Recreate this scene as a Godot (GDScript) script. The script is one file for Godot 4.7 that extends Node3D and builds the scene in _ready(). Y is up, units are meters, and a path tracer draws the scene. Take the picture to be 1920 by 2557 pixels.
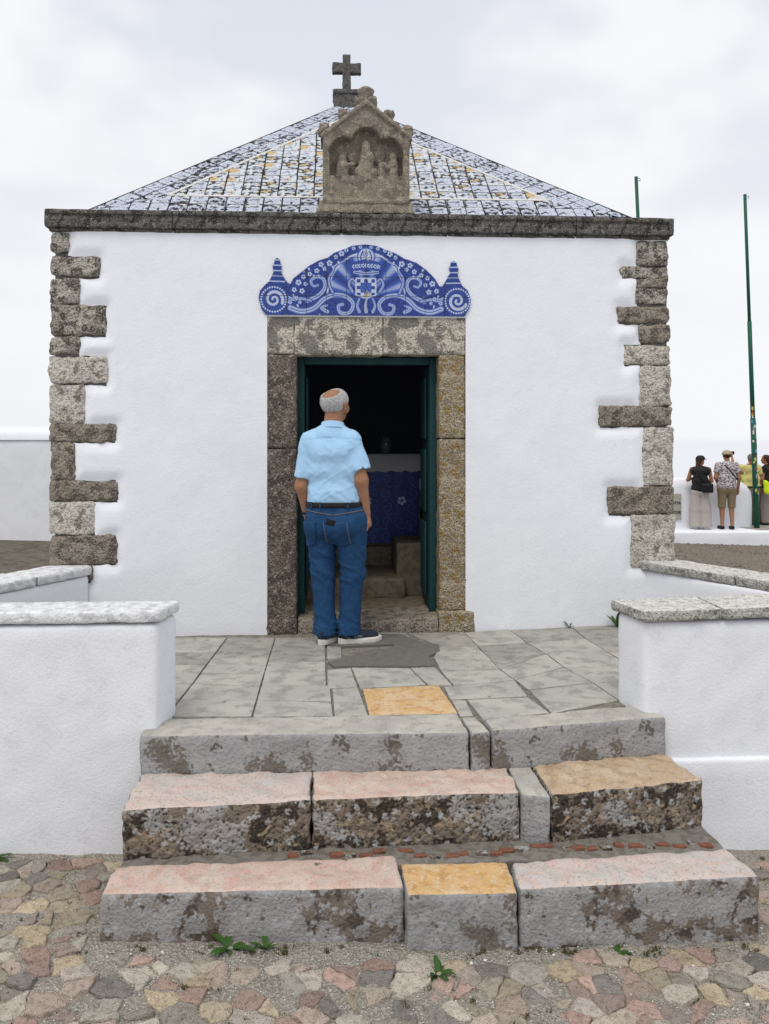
extends Node3D
# A small whitewashed chapel on a terrace with stone steps, under a bright overcast sky.

var pool := {}          # shared noise images (bytes)
const TS := 512         # texture size of the noise pool
var M := {}             # materials
var rng := RandomNumberGenerator.new()
var nz := FastNoiseLite.new()
var taken := {}

# ------------------------------------------------------------------ naming
func numbered(called: String) -> String:
	var n: int = taken.get(called, 0)
	taken[called] = n + 1
	return called if n == 0 else "%s_%03d" % [called, n]

func thing(called: String, label: String, category: String, at := Vector3.ZERO, turn := 0.0, group := "") -> Node3D:
	var o := Node3D.new()
	o.name = numbered(called)
	add_child(o)
	o.position = at
	o.rotation.y = turn
	o.set_meta("label", label)
	o.set_meta("category", category)
	if group != "":
		o.set_meta("group", group)
	return o

func part(called: String, mesh: Mesh, mat, parent: Node, at := Vector3.ZERO) -> MeshInstance3D:
	var o := MeshInstance3D.new()
	o.name = called
	o.mesh = mesh
	if mat != null:
		o.material_override = mat
	o.position = at
	parent.add_child(o, true)
	return o

func structure(called: String, mesh: Mesh, mat, label := "") -> MeshInstance3D:
	var o := MeshInstance3D.new()
	o.name = numbered(called)
	o.mesh = mesh
	if mat != null:
		o.material_override = mat
	add_child(o)
	o.set_meta("kind", "structure")
	if label != "":
		o.set_meta("label", label)
	return o

# ------------------------------------------------------------------ mesh helpers
func begin() -> SurfaceTool:
	var st := SurfaceTool.new()
	st.begin(Mesh.PRIMITIVE_TRIANGLES)
	return st

func finish(st: SurfaceTool, mesh: ArrayMesh = null) -> ArrayMesh:
	st.generate_normals()
	return st.commit(mesh)

func tri(st: SurfaceTool, a: Vector3, b: Vector3, c: Vector3, out: Vector3) -> void:
	if (b - a).cross(c - a).dot(out) > 0.0:
		st.add_vertex(a); st.add_vertex(c); st.add_vertex(b)
	else:
		st.add_vertex(a); st.add_vertex(b); st.add_vertex(c)

func quad(st: SurfaceTool, a: Vector3, b: Vector3, c: Vector3, d: Vector3, out: Vector3) -> void:
	tri(st, a, b, c, out)
	tri(st, a, c, d, out)

func spans(h: float, r: float, n: int) -> Array:
	var o := [-h, -h + r * 0.3, -h + r]
	for i in range(1, n):
		o.append(lerpf(-h + r, h - r, float(i) / n))
	o.append_array([h - r, h - r * 0.3, h])
	return o

# A rounded, uneven block between 8 corners (bottom 4 then top 4, each -x-z, +x-z, +x+z, -x+z). top faces go to st_top when given.
func block(st: SurfaceTool, c: Array, rad: float, n: Vector3i, amp := 0.0, freq := 8.0, st_top: SurfaceTool = null, keep_bottom := false) -> void:
	var hx: float = maxf(0.002, ((c[1] - c[0]).length() + (c[6] - c[7]).length()) * 0.25)
	var hy: float = maxf(0.002, ((c[4] - c[0]).length() + (c[6] - c[2]).length()) * 0.25)
	var hz: float = maxf(0.002, ((c[3] - c[0]).length() + (c[6] - c[5]).length()) * 0.25)
	var h := Vector3(hx, hy, hz)
	rad = minf(rad, minf(hx, minf(hy, hz)) * 0.9)
	var sp := [spans(hx, rad, n.x), spans(hy, rad, n.y), spans(hz, rad, n.z)]
	var inner := h - Vector3(rad, rad, rad)
	for axis in 3:
		var ua: int = (axis + 1) % 3
		var va: int = (axis + 2) % 3
		for sgn in [-1.0, 1.0]:
			if axis == 1 and sgn < 0.0 and not keep_bottom:
				continue
			var us: Array = sp[ua]
			var vs: Array = sp[va]
			var grid := []
			for u in us:
				var row := PackedVector3Array()
				for v in vs:
					var p := Vector3.ZERO
					p[axis] = h[axis] * sgn
					p[ua] = u
					p[va] = v
					var q := p.clamp(-inner, inner)
					var dn := (p - q).normalized()
					var w := q + dn * rad
					var k := (w / h + Vector3.ONE) * 0.5
					var b0: Vector3 = c[0].lerp(c[1], k.x).lerp(c[3].lerp(c[2], k.x), k.z)
					var t0: Vector3 = c[4].lerp(c[5], k.x).lerp(c[7].lerp(c[6], k.x), k.z)
					var pos := b0.lerp(t0, k.y)
					if amp > 0.0:
						pos += dn * amp * (nz.get_noise_3dv(pos * freq) * 1.3 + 0.6 * nz.get_noise_3dv(pos * freq * 3.1))
					row.append(pos)
				grid.append(row)
			var o := Vector3.ZERO
			o[axis] = sgn
			var target := st_top if (st_top != null and axis == 1 and sgn > 0.0) else st
			for i in us.size() - 1:
				for j in vs.size() - 1:
					quad(target, grid[i][j], grid[i + 1][j], grid[i + 1][j + 1], grid[i][j + 1], o)

func box8(x0: float, x1: float, y0: float, y1: float, z0: float, z1: float) -> Array:
	return [Vector3(x0, y0, z0), Vector3(x1, y0, z0), Vector3(x1, y0, z1), Vector3(x0, y0, z1), Vector3(x0, y1, z0), Vector3(x1, y1, z0), Vector3(x1, y1, z1), Vector3(x0, y1, z1)]

func block_mesh(c: Array, rad: float, n: Vector3i, amp := 0.0, freq := 8.0) -> ArrayMesh:
	var st := begin()
	block(st, c, rad, n, amp, freq, null, true)
	return finish(st)

# two-surface block: sides get mat_side, top gets mat_top
func slab_part(called: String, c: Array, rad: float, n: Vector3i, amp: float, freq: float, side, top, parent: Node) -> MeshInstance3D:
	var a := begin()
	var b := begin()
	block(a, c, rad, n, amp, freq, b)
	var mesh := finish(a)
	finish(b, mesh)
	mesh.surface_set_material(0, side)
	mesh.surface_set_material(1, top)
	return part(called, mesh, null, parent)

func prism(st: SurfaceTool, poly: PackedVector2Array, origin: Vector3, ex: Vector3, ey: Vector3, thick: float, uv0 := Vector2.ZERO, uvs := Vector2.ONE, bevel := 0.0) -> void:
	# polygon in the plane (ex, ey), front at +n*thick
	var n := ex.cross(ey).normalized()
	st.set_smooth_group(-1)
	var ids := Geometry2D.triangulate_polygon(poly)
	if ids.is_empty():
		return
	var cen := Vector2.ZERO
	for p in poly:
		cen += p / poly.size()
	var top := PackedVector2Array()
	for p in poly:
		top.append(p + (cen - p).normalized() * bevel)
	for k in range(0, ids.size(), 3):
		var t := [top[ids[k]], top[ids[k + 1]], top[ids[k + 2]]]
		var w := []
		for p in t:
			w.append(origin + ex * p.x + ey * p.y + n * thick)
		var order := [0, 1, 2]
		if (w[1] - w[0]).cross(w[2] - w[0]).dot(n) > 0.0:
			order = [0, 2, 1]
		for i in order:
			st.set_uv(Vector2((t[i].x - uv0.x) / uvs.x, 1.0 - (t[i].y - uv0.y) / uvs.y))
			st.add_vertex(w[i])
	for i in poly.size():
		var j := (i + 1) % poly.size()
		var a := origin + ex * top[i].x + ey * top[i].y + n * thick
		var b := origin + ex * top[j].x + ey * top[j].y + n * thick
		var c2 := origin + ex * poly[j].x + ey * poly[j].y
		var d := origin + ex * poly[i].x + ey * poly[i].y
		var mid := (poly[i] + poly[j]) * 0.5 - cen
		st.set_uv(Vector2((top[i].x - uv0.x) / uvs.x, 1.0 - (top[i].y - uv0.y) / uvs.y))
		quad(st, a, b, c2, d, ex * mid.x + ey * mid.y)

# tube along points with radii
func tube(st: SurfaceTool, pts: Array, radii: Array, sides := 8, cap := true) -> void:
	var rings := []
	for i in pts.size():
		var d: Vector3 = (pts[mini(i + 1, pts.size() - 1)] - pts[maxi(i - 1, 0)]).normalized()
		var x := d.cross(Vector3.UP if absf(d.y) < 0.9 else Vector3.RIGHT).normalized()
		var y := d.cross(x).normalized()
		var ring := PackedVector3Array()
		for k in sides:
			var a := TAU * k / sides
			ring.append(pts[i] + (x * cos(a) + y * sin(a)) * radii[i])
		rings.append(ring)
	for i in pts.size() - 1:
		for k in sides:
			var k2 := (k + 1) % sides
			quad(st, rings[i][k], rings[i][k2], rings[i + 1][k2], rings[i + 1][k], rings[i][k] - pts[i] + rings[i][k2] - pts[i])
	if cap:
		for e in [0, pts.size() - 1]:
			var o: Vector3 = (pts[0] - pts[1]) if e == 0 else (pts[e] - pts[e - 1])
			for k in sides:
				tri(st, pts[e], rings[e][k], rings[e][(k + 1) % sides], o)

func lathe(st: SurfaceTool, prof: Array, at: Vector3, sides := 16) -> void:
	for i in prof.size() - 1:
		for k in sides:
			var a := TAU * k / sides
			var b := TAU * (k + 1) / sides
			var p: Vector2 = prof[i]
			var q: Vector2 = prof[i + 1]
			var va := Vector3(cos(a), 0, sin(a))
			var vb := Vector3(cos(b), 0, sin(b))
			var o := (va + vb) * (q.y - p.y) + Vector3(0, p.x - q.x, 0) * 2.0
			var w := [at + va * p.x + Vector3(0, p.y, 0), at + vb * p.x + Vector3(0, p.y, 0), at + vb * q.x + Vector3(0, q.y, 0), at + va * q.x + Vector3(0, q.y, 0)]
			if p.x > 1e-5:
				tri(st, w[0], w[1], w[2], o)
			if q.x > 1e-5:
				tri(st, w[0], w[2], w[3], o)

# ------------------------------------------------------------------ distance-field mesher (surface nets)
func cap_d(p: Vector3, c: Array) -> float:
	var a: Vector3 = c[0]
	var b: Vector3 = c[1]
	var k: float = c[4]
	var pa := p - a
	var ba := b - a
	pa.z *= k
	ba.z *= k
	var h := clampf(pa.dot(ba) / maxf(ba.length_squared(), 1e-9), 0.0, 1.0)
	return (pa - ba * h).length() - lerpf(c[2], c[3], h)

func caps_d(p: Vector3, prims: Array, k: float) -> float:
	var d := 1e3
	for c in prims:
		var e := cap_d(p, c)
		if e - d < k:
			var h := clampf(0.5 + 0.5 * (d - e) / k, 0.0, 1.0)
			d = lerpf(d, e, h) - k * h * (1.0 - h)
	return d

func smin(a: float, b: float, k: float) -> float:
	var h := clampf(0.5 + 0.5 * (a - b) / k, 0.0, 1.0)
	return lerpf(a, b, h) - k * h * (1.0 - h)

func cp(ax: float, ay: float, az: float, bx: float, by: float, bz: float, ra: float, rb: float, zs := 1.0) -> Array:
	return [Vector3(ax, ay, az), Vector3(bx, by, bz), ra, rb, zs]

func net(st: SurfaceTool, f: Callable, lo: Vector3, hi: Vector3, cell: float, color = null) -> void:
	var B := 4
	var nb := Vector3i(((hi - lo) / (cell * B)).ceil()) + Vector3i.ONE
	var n := nb * B
	var sx := 1
	var sy := n.x
	var szz := n.x * n.y
	var val := PackedFloat32Array()
	val.resize(n.x * n.y * n.z)
	var live := PackedByteArray()
	live.resize(nb.x * nb.y * nb.z)
	var reach := cell * 4.1 + .007
	for bz in nb.z:
		for by in nb.y:
			for bx in nb.x:
				var o := Vector3i(bx, by, bz) * B
				var c := lo + (Vector3(o) + Vector3.ONE * (B * 0.5 - 0.5)) * cell
				var d: float = f.call(c)
				var near := absf(d) < reach
				if near:
					live[bx + nb.x * (by + nb.y * bz)] = 1
				for z in range(o.z, o.z + B):
					for y in range(o.y, o.y + B):
						var at := o.x + sy * y + szz * z
						for x in B:
							val[at + x] = f.call(lo + Vector3(o.x + x, y, z) * cell) if near else d
	var ids := {}
	var verts := PackedVector3Array()
	var corner := [0, 1, sy, sy + 1, szz, szz + 1, szz + sy, szz + sy + 1]
	for z in n.z - 1:
		for y in n.y - 1:
			for x in n.x - 1:
				if live[x / B + nb.x * (y / B + nb.y * (z / B))] == 0 and ((x + 1) % B != 0 and (y + 1) % B != 0 and (z + 1) % B != 0):
					continue
				var at := x + sy * y + szz * z
				var m := 0
				for k in 8:
					if val[at + corner[k]] < 0.0:
						m |= 1 << k
				if m == 0 or m == 255:
					continue
				var s := Vector3.ZERO
				var cnt := 0
				for k in 8:
					for ax in 3:
						var b := 1 << ax
						if k & b:
							continue
						var v0 := val[at + corner[k]]
						var v1 := val[at + corner[k | b]]
						if (v0 < 0.0) != (v1 < 0.0):
							var q := Vector3(k & 1, (k >> 1) & 1, (k >> 2) & 1)
							q[ax] += v0 / (v0 - v1)
							s += q
							cnt += 1
				ids[at] = verts.size()
				verts.append(lo + (Vector3(x, y, z) + s / cnt) * cell)
	var base: PackedInt32Array = []
	var steps := [1, sy, szz]
	for v in verts.size():
		if color != null:
			st.set_color(color.call(verts[v]))
		base.append(v)
	var tris := PackedInt32Array()
	for at in ids:
		for ax in 3:
			var e: int = steps[ax]
			var v0 := val[at]
			var v1 := val[at + e]
			if (v0 < 0.0) == (v1 < 0.0):
				continue
			var p: int = steps[(ax + 1) % 3]
			var q: int = steps[(ax + 2) % 3]
			if not (ids.has(at - p) and ids.has(at - q) and ids.has(at - p - q)):
				continue
			var a: int = ids[at]
			var b: int = ids[at - p]
			var c: int = ids[at - p - q]
			var d: int = ids[at - q]
			if v0 < 0.0:
				tris.append_array([a, c, b, a, d, c])
			else:
				tris.append_array([a, b, c, a, c, d])
	for k in tris:
		if color != null:
			st.set_color(color.call(verts[k]))
		st.add_vertex(verts[k])

func net_mesh(f: Callable, lo: Vector3, hi: Vector3, cell: float, color = null) -> ArrayMesh:
	var st := begin()
	net(st, f, lo, hi, cell, color)
	return finish(st)

# ------------------------------------------------------------------ textures
func make_pool() -> void:
	var defs := {
		"blotch": [0.006, 4, FastNoiseLite.TYPE_SIMPLEX_SMOOTH, 11], "mid": [0.018, 5, FastNoiseLite.TYPE_SIMPLEX_SMOOTH, 12],
		"patch": [0.03, 3, FastNoiseLite.TYPE_SIMPLEX_SMOOTH, 13], "fine": [0.11, 3, FastNoiseLite.TYPE_SIMPLEX_SMOOTH, 14], "grain": [0.33, 2, FastNoiseLite.TYPE_SIMPLEX_SMOOTH, 15],
		"cell": [0.035, 1, FastNoiseLite.TYPE_CELLULAR, 16], "cell2": [0.08, 2, FastNoiseLite.TYPE_CELLULAR, 17], "ridge": [0.02, 4, FastNoiseLite.TYPE_SIMPLEX_SMOOTH, 18]}
	for k in defs:
		var d: Array = defs[k]
		var n := FastNoiseLite.new()
		n.noise_type = d[2]
		n.seed = d[3]
		n.frequency = d[0]
		n.fractal_octaves = d[1]
		n.fractal_type = FastNoiseLite.FRACTAL_RIDGED if k == "ridge" else (FastNoiseLite.FRACTAL_FBM if d[1] > 1 else FastNoiseLite.FRACTAL_NONE)
		if d[2] == FastNoiseLite.TYPE_CELLULAR:
			n.cellular_return_type = FastNoiseLite.RETURN_DISTANCE
		var img := n.get_seamless_image(TS, TS)
		img.convert(Image.FORMAT_L8)
		# spread the values evenly, so that a threshold means a share of the surface
		var raw := img.get_data()
		var hist := PackedInt32Array()
		hist.resize(256)
		for v in raw:
			hist[v] += 1
		var cdf := PackedByteArray()
		var sum := 0
		for v in 256:
			sum += hist[v]
			cdf.append(int((sum - hist[v] * .5) * 255.0 / raw.size()))
		for i in raw.size():
			raw[i] = cdf[raw[i]]
		pool[k] = raw

# layers: [pool name, shift x, shift y, from, to, colour, strength]; colours are linear base colours
func paint(base: Color, layers: Array, size := 256) -> ImageTexture:
	var n := size * size
	var R := PackedFloat32Array()
	R.resize(n)
	R.fill(base.r)
	var G := PackedFloat32Array()
	G.resize(n)
	G.fill(base.g)
	var B := PackedFloat32Array()
	B.resize(n)
	B.fill(base.b)
	var step := TS / size
	for l in layers:
		var lut := PackedFloat32Array()
		for i in 256:
			lut.append(smoothstep(l[3], l[4], i / 255.0) * l[6])
		var data: PackedByteArray = pool[l[0]]
		var cr: float = l[5].r
		var cg: float = l[5].g
		var cb: float = l[5].b
		var sx: int = l[1]
		var sy: int = l[2]
		var at := 0
		var rag: PackedByteArray = pool["fine"]
		var own: bool = l[0] == "fine" or l[0] == "grain" or l[0] == "cell2"
		var k0 := 256 if own else 212          # ragged edges: a share of fine noise in every threshold
		var k1 := 0 if own else 44
		for y in size:
			var row: int = TS * ((y * step + sy) & (TS - 1))
			var row2: int = TS * ((y * step + sx + 31) & (TS - 1))
			for x in size:
				var a: float = lut[(data[((x * step + sx) & (TS - 1)) + row] * k0 + rag[((x * step + sy + 77) & (TS - 1)) + row2] * k1) >> 8]
				if a > 0.0:
					R[at] += (cr - R[at]) * a
					G[at] += (cg - G[at]) * a
					B[at] += (cb - B[at]) * a
				at += 1
	var gam := PackedByteArray()
	for i in 1025:
		gam.append(int(clampf(Color(i / 1024.0, 0, 0).linear_to_srgb().r, 0, 1) * 255.0 + 0.5))
	var out := PackedByteArray()
	out.resize(n * 3)
	for i in n:
		out[i * 3] = gam[int(R[i] * 1024.0)]
		out[i * 3 + 1] = gam[int(G[i] * 1024.0)]
		out[i * 3 + 2] = gam[int(B[i] * 1024.0)]
	var img := Image.create_from_data(size, size, false, Image.FORMAT_RGB8, out)
	img.generate_mipmaps()
	return ImageTexture.create_from_image(img)

func height_tex(parts: Array) -> ImageTexture:
	var out := PackedByteArray()
	out.resize(TS * TS)
	var a: PackedByteArray = pool[parts[0][0]]
	var b: PackedByteArray = pool[parts[1][0]]
	var c: PackedByteArray = pool[parts[2][0]]
	var ka: float = parts[0][1]
	var kb: float = parts[1][1]
	var kc: float = parts[2][1]
	var ob: int = parts[1][2]
	var oc: int = parts[2][2]
	for i in TS * TS:
		out[i] = int(a[i] * ka + b[(i + ob) & (TS * TS - 1)] * kb + c[(i + oc) & (TS * TS - 1)] * kc)
	var img := Image.create_from_data(TS, TS, false, Image.FORMAT_L8, out)
	img.generate_mipmaps()
	return ImageTexture.create_from_image(img)

func solid(c: Color, rough := 0.85, spec := 0.35) -> StandardMaterial3D:
	var m := StandardMaterial3D.new()
	m.albedo_color = c.linear_to_srgb()
	m.roughness = rough
	m.metallic_specular = spec
	return m

func textured(tex: Texture2D, metres: float, rough := 0.9, bump: Texture2D = null, relief := 0.0, bump_metres := 0.0) -> StandardMaterial3D:
	var m := StandardMaterial3D.new()
	m.albedo_texture = tex
	m.roughness = rough
	m.metallic_specular = 0.3
	m.uv1_triplanar = true
	m.uv1_world_triplanar = true
	m.uv1_scale = Vector3.ONE / metres
	m.uv1_triplanar_sharpness = 4.0
	if bump != null:
		m.heightmap_enabled = true
		m.heightmap_texture = bump
		m.heightmap_scale = relief
	return m

func C(r: float, g: float, b: float) -> Color:
	return Color(r, g, b)

func materials() -> void:
	var rough := height_tex([["fine", 0.5, 0], ["grain", 0.3, 77], ["mid", 0.2, 900]])
	var pitted := height_tex([["cell2", 0.55, 0], ["fine", 0.3, 300], ["grain", 0.15, 40]])
	var smooth := height_tex([["mid", 0.55, 0], ["grain", 0.3, 50], ["fine", 0.15, 4000]])
	var skin := height_tex([["grain", 0.45, 0], ["fine", 0.35, 33], ["blotch", 0.2, 10]])
	# limewash
	M.plaster = textured(paint(C(.795, .815, .86), [["blotch", 0, 0, .3, .9, C(.76, .78, .83), .6], ["mid", 100, 40, .75, 1.0, C(.70, .72, .77), .35], ["grain", 0, 0, .3, .8, C(.82, .835, .875), .4]], 512), 1.7, .93, skin, .15)
	M.plaster_scuffed = textured(paint(C(.79, .81, .855), [["blotch", 200, 90, .4, .9, C(.73, .745, .795), .6], ["mid", 10, 240, .78, .95, C(.60, .615, .655), .35], ["ridge", 60, 70, .93, 1.0, C(.50, .51, .53), .35], ["grain", 0, 0, .3, .8, C(.82, .83, .865), .4]], 512), 1.4, .93, skin, .17)
	M.lime_coping = textured(paint(C(.66, .67, .69), [["mid", 30, 0, .45, .8, C(.46, .47, .49), .7], ["fine", 0, 0, .80, .96, C(.32, .30, .27), .35], ["patch", 90, 90, .45, .8, C(.78, .79, .80), .8], ["ridge", 0, 30, .90, .98, C(.16, .14, .12), .6]]), 1.1, .9, rough, .35)
	M.coping_top = textured(paint(C(.60, .59, .56), [["mid", 130, 0, .4, .75, C(.72, .71, .68), .7], ["fine", 0, 60, .70, .9, C(.30, .28, .25), .6], ["patch", 90, 190, .72, .86, C(.24, .22, .19), .7], ["ridge", 50, 30, .88, .98, C(.15, .13, .11), .6]]), .8, .85, rough, .5)
	M.coping_grey = textured(paint(C(.44, .43, .40), [["blotch", 30, 0, .5, .8, C(.24, .225, .20), .7], ["fine", 0, 0, .70, .88, C(.10, .09, .08), .75], ["patch", 90, 90, .62, .8, C(.55, .54, .51), .7], ["mid", 0, 130, .78, .9, C(.085, .075, .065), .8]]), .7, .93, pitted, .7)
	# weathered limestones
	M.cornice = textured(paint(C(.125, .118, .108), [["blotch", 0, 100, .35, .7, C(.07, .066, .06), .8], ["mid", 40, 10, .55, .75, C(.022, .021, .02), .85], ["patch", 300, 20, .84, .92, C(.30, .295, .28), .85], ["fine", 0, 0, .74, .92, C(.22, .21, .195), .5], ["cell2", 9, 60, .12, .04, C(.34, .33, .31), .5], ["mid", 400, 300, .95, .985, C(.22, .14, .03), .6]]), .8, .95, rough, .6)
	M.quoin = textured(paint(C(.40, .37, .32), [["blotch", 70, 0, .45, .8, C(.24, .21, .175), .8], ["mid", 200, 100, .48, .68, C(.07, .058, .047), .88], ["fine", 3, 9, .70, .88, C(.58, .56, .51), .6], ["ridge", 0, 0, .85, .96, C(.035, .03, .026), .85], ["cell2", 50, 0, .14, .05, C(.05, .038, .025), .75], ["mid", 330, 90, .93, .98, C(.22, .13, .03), .6]]), .95, .95, pitted, 1.2)
	M.quoin_pale = textured(paint(C(.55, .52, .46), [["blotch", 10, 40, .5, .85, C(.40, .37, .32), .7], ["fine", 0, 50, .68, .88, C(.66, .64, .59), .6], ["mid", 140, 20, .74, .88, C(.15, .125, .10), .75], ["ridge", 50, 0, .87, .96, C(.08, .068, .055), .8], ["cell2", 0, 0, .15, .05, C(.10, .075, .04), .75]]), .9, .95, pitted, 1.2)
	M.quoin_brown = textured(paint(C(.25, .215, .175), [["blotch", 99, 40, .45, .8, C(.34, .305, .25), .7], ["mid", 14, 220, .55, .75, C(.085, .07, .056), .8], ["fine", 0, 50, .70, .88, C(.42, .39, .33), .55], ["ridge", 50, 90, .86, .96, C(.04, .034, .028), .8], ["cell2", 0, 80, .14, .05, C(.06, .045, .028), .75], ["patch", 77, 7, .94, .98, C(.20, .13, .02), .5]]), .9, .95, pitted, 1.2)
	M.mortar = textured(paint(C(.215, .20, .175), [["mid", 0, 0, .4, .8, C(.13, .118, .10), .8], ["grain", 0, 0, .6, .95, C(.32, .30, .27), .5]]), .5, .97, rough, .6)
	M.lintel = textured(paint(C(.58, .53, .445), [["blotch", 150, 60, .62, .74, C(.19, .182, .165), .9], ["mid", 0, 77, .70, .82, C(.17, .155, .135), .75], ["fine", 40, 40, .76, .9, C(.14, .12, .10), .7], ["ridge", 80, 0, .86, .96, C(.07, .06, .05), .8], ["patch", 210, 50, .93, .97, C(.27, .15, .02), .8], ["cell2", 20, 0, .12, .04, C(.06, .05, .04), .7]]), .85, .95, pitted, .9)
	M.jamb_dark = textured(paint(C(.21, .172, .145), [["blotch", 33, 0, .35, .7, C(.12, .097, .08), .85], ["mid", 99, 99, .70, .85, C(.33, .28, .24), .75], ["fine", 0, 20, .70, .88, C(.05, .041, .033), .75], ["patch", 44, 70, .84, .92, C(.46, .43, .39), .85], ["cell2", 0, 0, .2, .06, C(.025, .02, .017), .8], ["patch", 300, 170, .93, .97, C(.24, .14, .02), .8]]), .7, .95, pitted, 1.2)
	M.jamb_lichen = textured(paint(C(.42, .36, .265), [["blotch", 5, 200, .45, .8, C(.30, .25, .185), .8], ["fine", 20, 0, .66, .82, C(.15, .115, .07), .75], ["patch", 400, 70, .78, .9, C(.50, .48, .44), .75], ["mid", 10, 310, .70, .80, C(.27, .175, .045), .75], ["patch", 120, 310, .88, .94, C(.33, .20, .025), .8], ["cell2", 0, 0, .16, .05, C(.06, .045, .03), .8]]), .75, .95, pitted, 1.2)
	M.carving = textured(paint(C(.29, .25, .20), [["blotch", 60, 60, .4, .8, C(.19, .165, .135), .8], ["mid", 250, 0, .62, .85, C(.43, .38, .295), .75], ["fine", 0, 0, .70, .88, C(.09, .076, .062), .7], ["cell2", 0, 0, .15, .05, C(.07, .06, .05), .6]]), .6, .96, pitted, .6)
	M.cross_stone = textured(paint(C(.115, .11, .105), [["mid", 0, 0, .5, .75, C(.05, .048, .046), .8], ["fine", 0, 0, .6, .85, C(.24, .235, .22), .6]]), .5, .96, rough, .6)
	# steps and paving
	M.riser = textured(paint(C(.18, .15, .125), [["mid", 70, 180, .5, .8, C(.065, .052, .042), .85], ["blotch", 20, 0, .50, .62, C(.33, .33, .335), .9], ["mid", 250, 10, .66, .76, C(.30, .30, .305), .85], ["cell", 0, 0, .20, .12, C(.39, .39, .40), .8], ["patch", 140, 220, .88, .95, C(.08, .063, .05), .8], ["fine", 0, 0, .8, .95, C(.20, .18, .16), .4], ["patch", 10, 410, .955, .985, C(.22, .14, .02), .8]], 512), 1.1, .95, rough, .45)
	M.riser_dark = textured(paint(C(.19, .155, .122), [["mid", 20, 100, .5, .7, C(.032, .027, .022), .88], ["patch", 0, 200, .78, .88, C(.34, .26, .185), .8], ["blotch", 0, 0, .66, .74, C(.33, .325, .32), .85], ["cell", 100, 30, .20, .12, C(.37, .37, .37), .9], ["cell2", 0, 0, .12, .04, C(.022, .018, .015), .8], ["fine", 0, 0, .85, .95, C(.26, .22, .175), .4]], 512), 1.3, .96, pitted, 1.2)
	M.riser_grey = textured(paint(C(.31, .312, .318), [["blotch", 220, 0, .3, .8, C(.25, .25, .253), .7], ["patch", 0, 0, .5, .9, C(.40, .40, .40), .4], ["blotch", 70, 280, .74, .82, C(.14, .118, .095), .85], ["mid", 70, 80, .84, .91, C(.10, .085, .065), .85], ["fine", 9, 9, .93, .98, C(.10, .085, .07), .5]], 512), 1.5, .94, rough, .5)
	M.top_grey = textured(paint(C(.40, .385, .35), [["blotch", 120, 30, .4, .8, C(.50, .475, .42), .7], ["mid", 0, 50, .45, 1.0, C(.28, .27, .245), .6], ["fine", 0, 0, .75, .95, C(.52, .50, .46), .4], ["ridge", 0, 0, .93, .99, C(.15, .135, .115), .7], ["patch", 0, 300, .95, .985, C(.09, .08, .065), .8]]), 1.1, .72, smooth, .4)
	M.top_pink = textured(paint(C(.55, .42, .36), [["blotch", 120, 130, .35, .75, C(.57, .475, .41), .85], ["mid", 30, 50, .55, .85, C(.50, .31, .25), .6], ["patch", 0, 0, .70, .88, C(.44, .39, .36), .65], ["ridge", 20, 0, .86, .97, C(.66, .56, .47), .6], ["fine", 9, 0, .88, .97, C(.26, .19, .155), .6]]), .9, .6, smooth, .35)
	M.top_palepink = textured(paint(C(.55, .475, .43), [["blotch", 20, 230, .35, .75, C(.50, .465, .44), .85], ["mid", 130, 50, .58, .85, C(.56, .41, .355), .6], ["patch", 50, 0, .74, .88, C(.42, .385, .355), .65], ["ridge", 220, 0, .9, .98, C(.62, .57, .52), .6], ["fine", 9, 70, .9, .97, C(.22, .185, .16), .7]]), .9, .6, smooth, .35)
	M.top_orange = textured(paint(C(.60, .39, .18), [["blotch", 220, 130, .45, .8, C(.63, .47, .29), .8], ["mid", 30, 150, .6, .85, C(.48, .26, .10), .7], ["patch", 0, 90, .74, .86, C(.60, .50, .38), .75], ["ridge", 0, 0, .91, .98, C(.34, .23, .145), .6], ["fine", 0, 0, .88, .97, C(.28, .2, .14), .6]]), .7, .6, smooth, .35)
	M.top_ochre = textured(paint(C(.47, .355, .25), [["blotch", 320, 30, .4, .8, C(.52, .42, .315), .8], ["mid", 30, 50, .6, .85, C(.35, .245, .165), .7], ["cell", 60, 0, .10, .05, C(.56, .46, .31), .8], ["patch", 0, 190, .78, .88, C(.50, .33, .16), .6], ["fine", 0, 0, .87, .96, C(.20, .15, .11), .6]]), .8, .65, smooth, .35)
	M.paving = textured(paint(C(.39, .38, .345), [["blotch", 0, 30, .35, .8, C(.46, .445, .40), .8], ["mid", 200, 50, .45, 1.0, C(.21, .205, .185), .6], ["fine", 0, 0, .75, .95, C(.40, .39, .36), .4], ["cell", 0, 0, .07, .03, C(.48, .47, .44), .7], ["ridge", 0, 90, .94, .99, C(.09, .08, .07), .75], ["patch", 0, 300, .955, .985, C(.06, .055, .045), .8]], 512), 1.4, .7, smooth, .5)
	M.paving_dark = textured(paint(C(.30, .292, .265), [["blotch", 0, 330, .35, .8, C(.38, .365, .33), .8], ["mid", 20, 250, .45, 1.0, C(.15, .145, .13), .6], ["cell", 0, 90, .09, .04, C(.44, .43, .40), .75], ["fine", 0, 0, .78, .95, C(.33, .32, .29), .4], ["ridge", 100, 90, .93, .99, C(.075, .068, .06), .7]], 512), 1.3, .72, smooth, .5)
	M.cement = textured(paint(C(.155, .148, .135), [["mid", 0, 0, .4, .85, C(.125, .12, .11), .8], ["grain", 0, 0, .6, .95, C(.22, .21, .19), .5]]), .6, .9, skin, .3)
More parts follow.
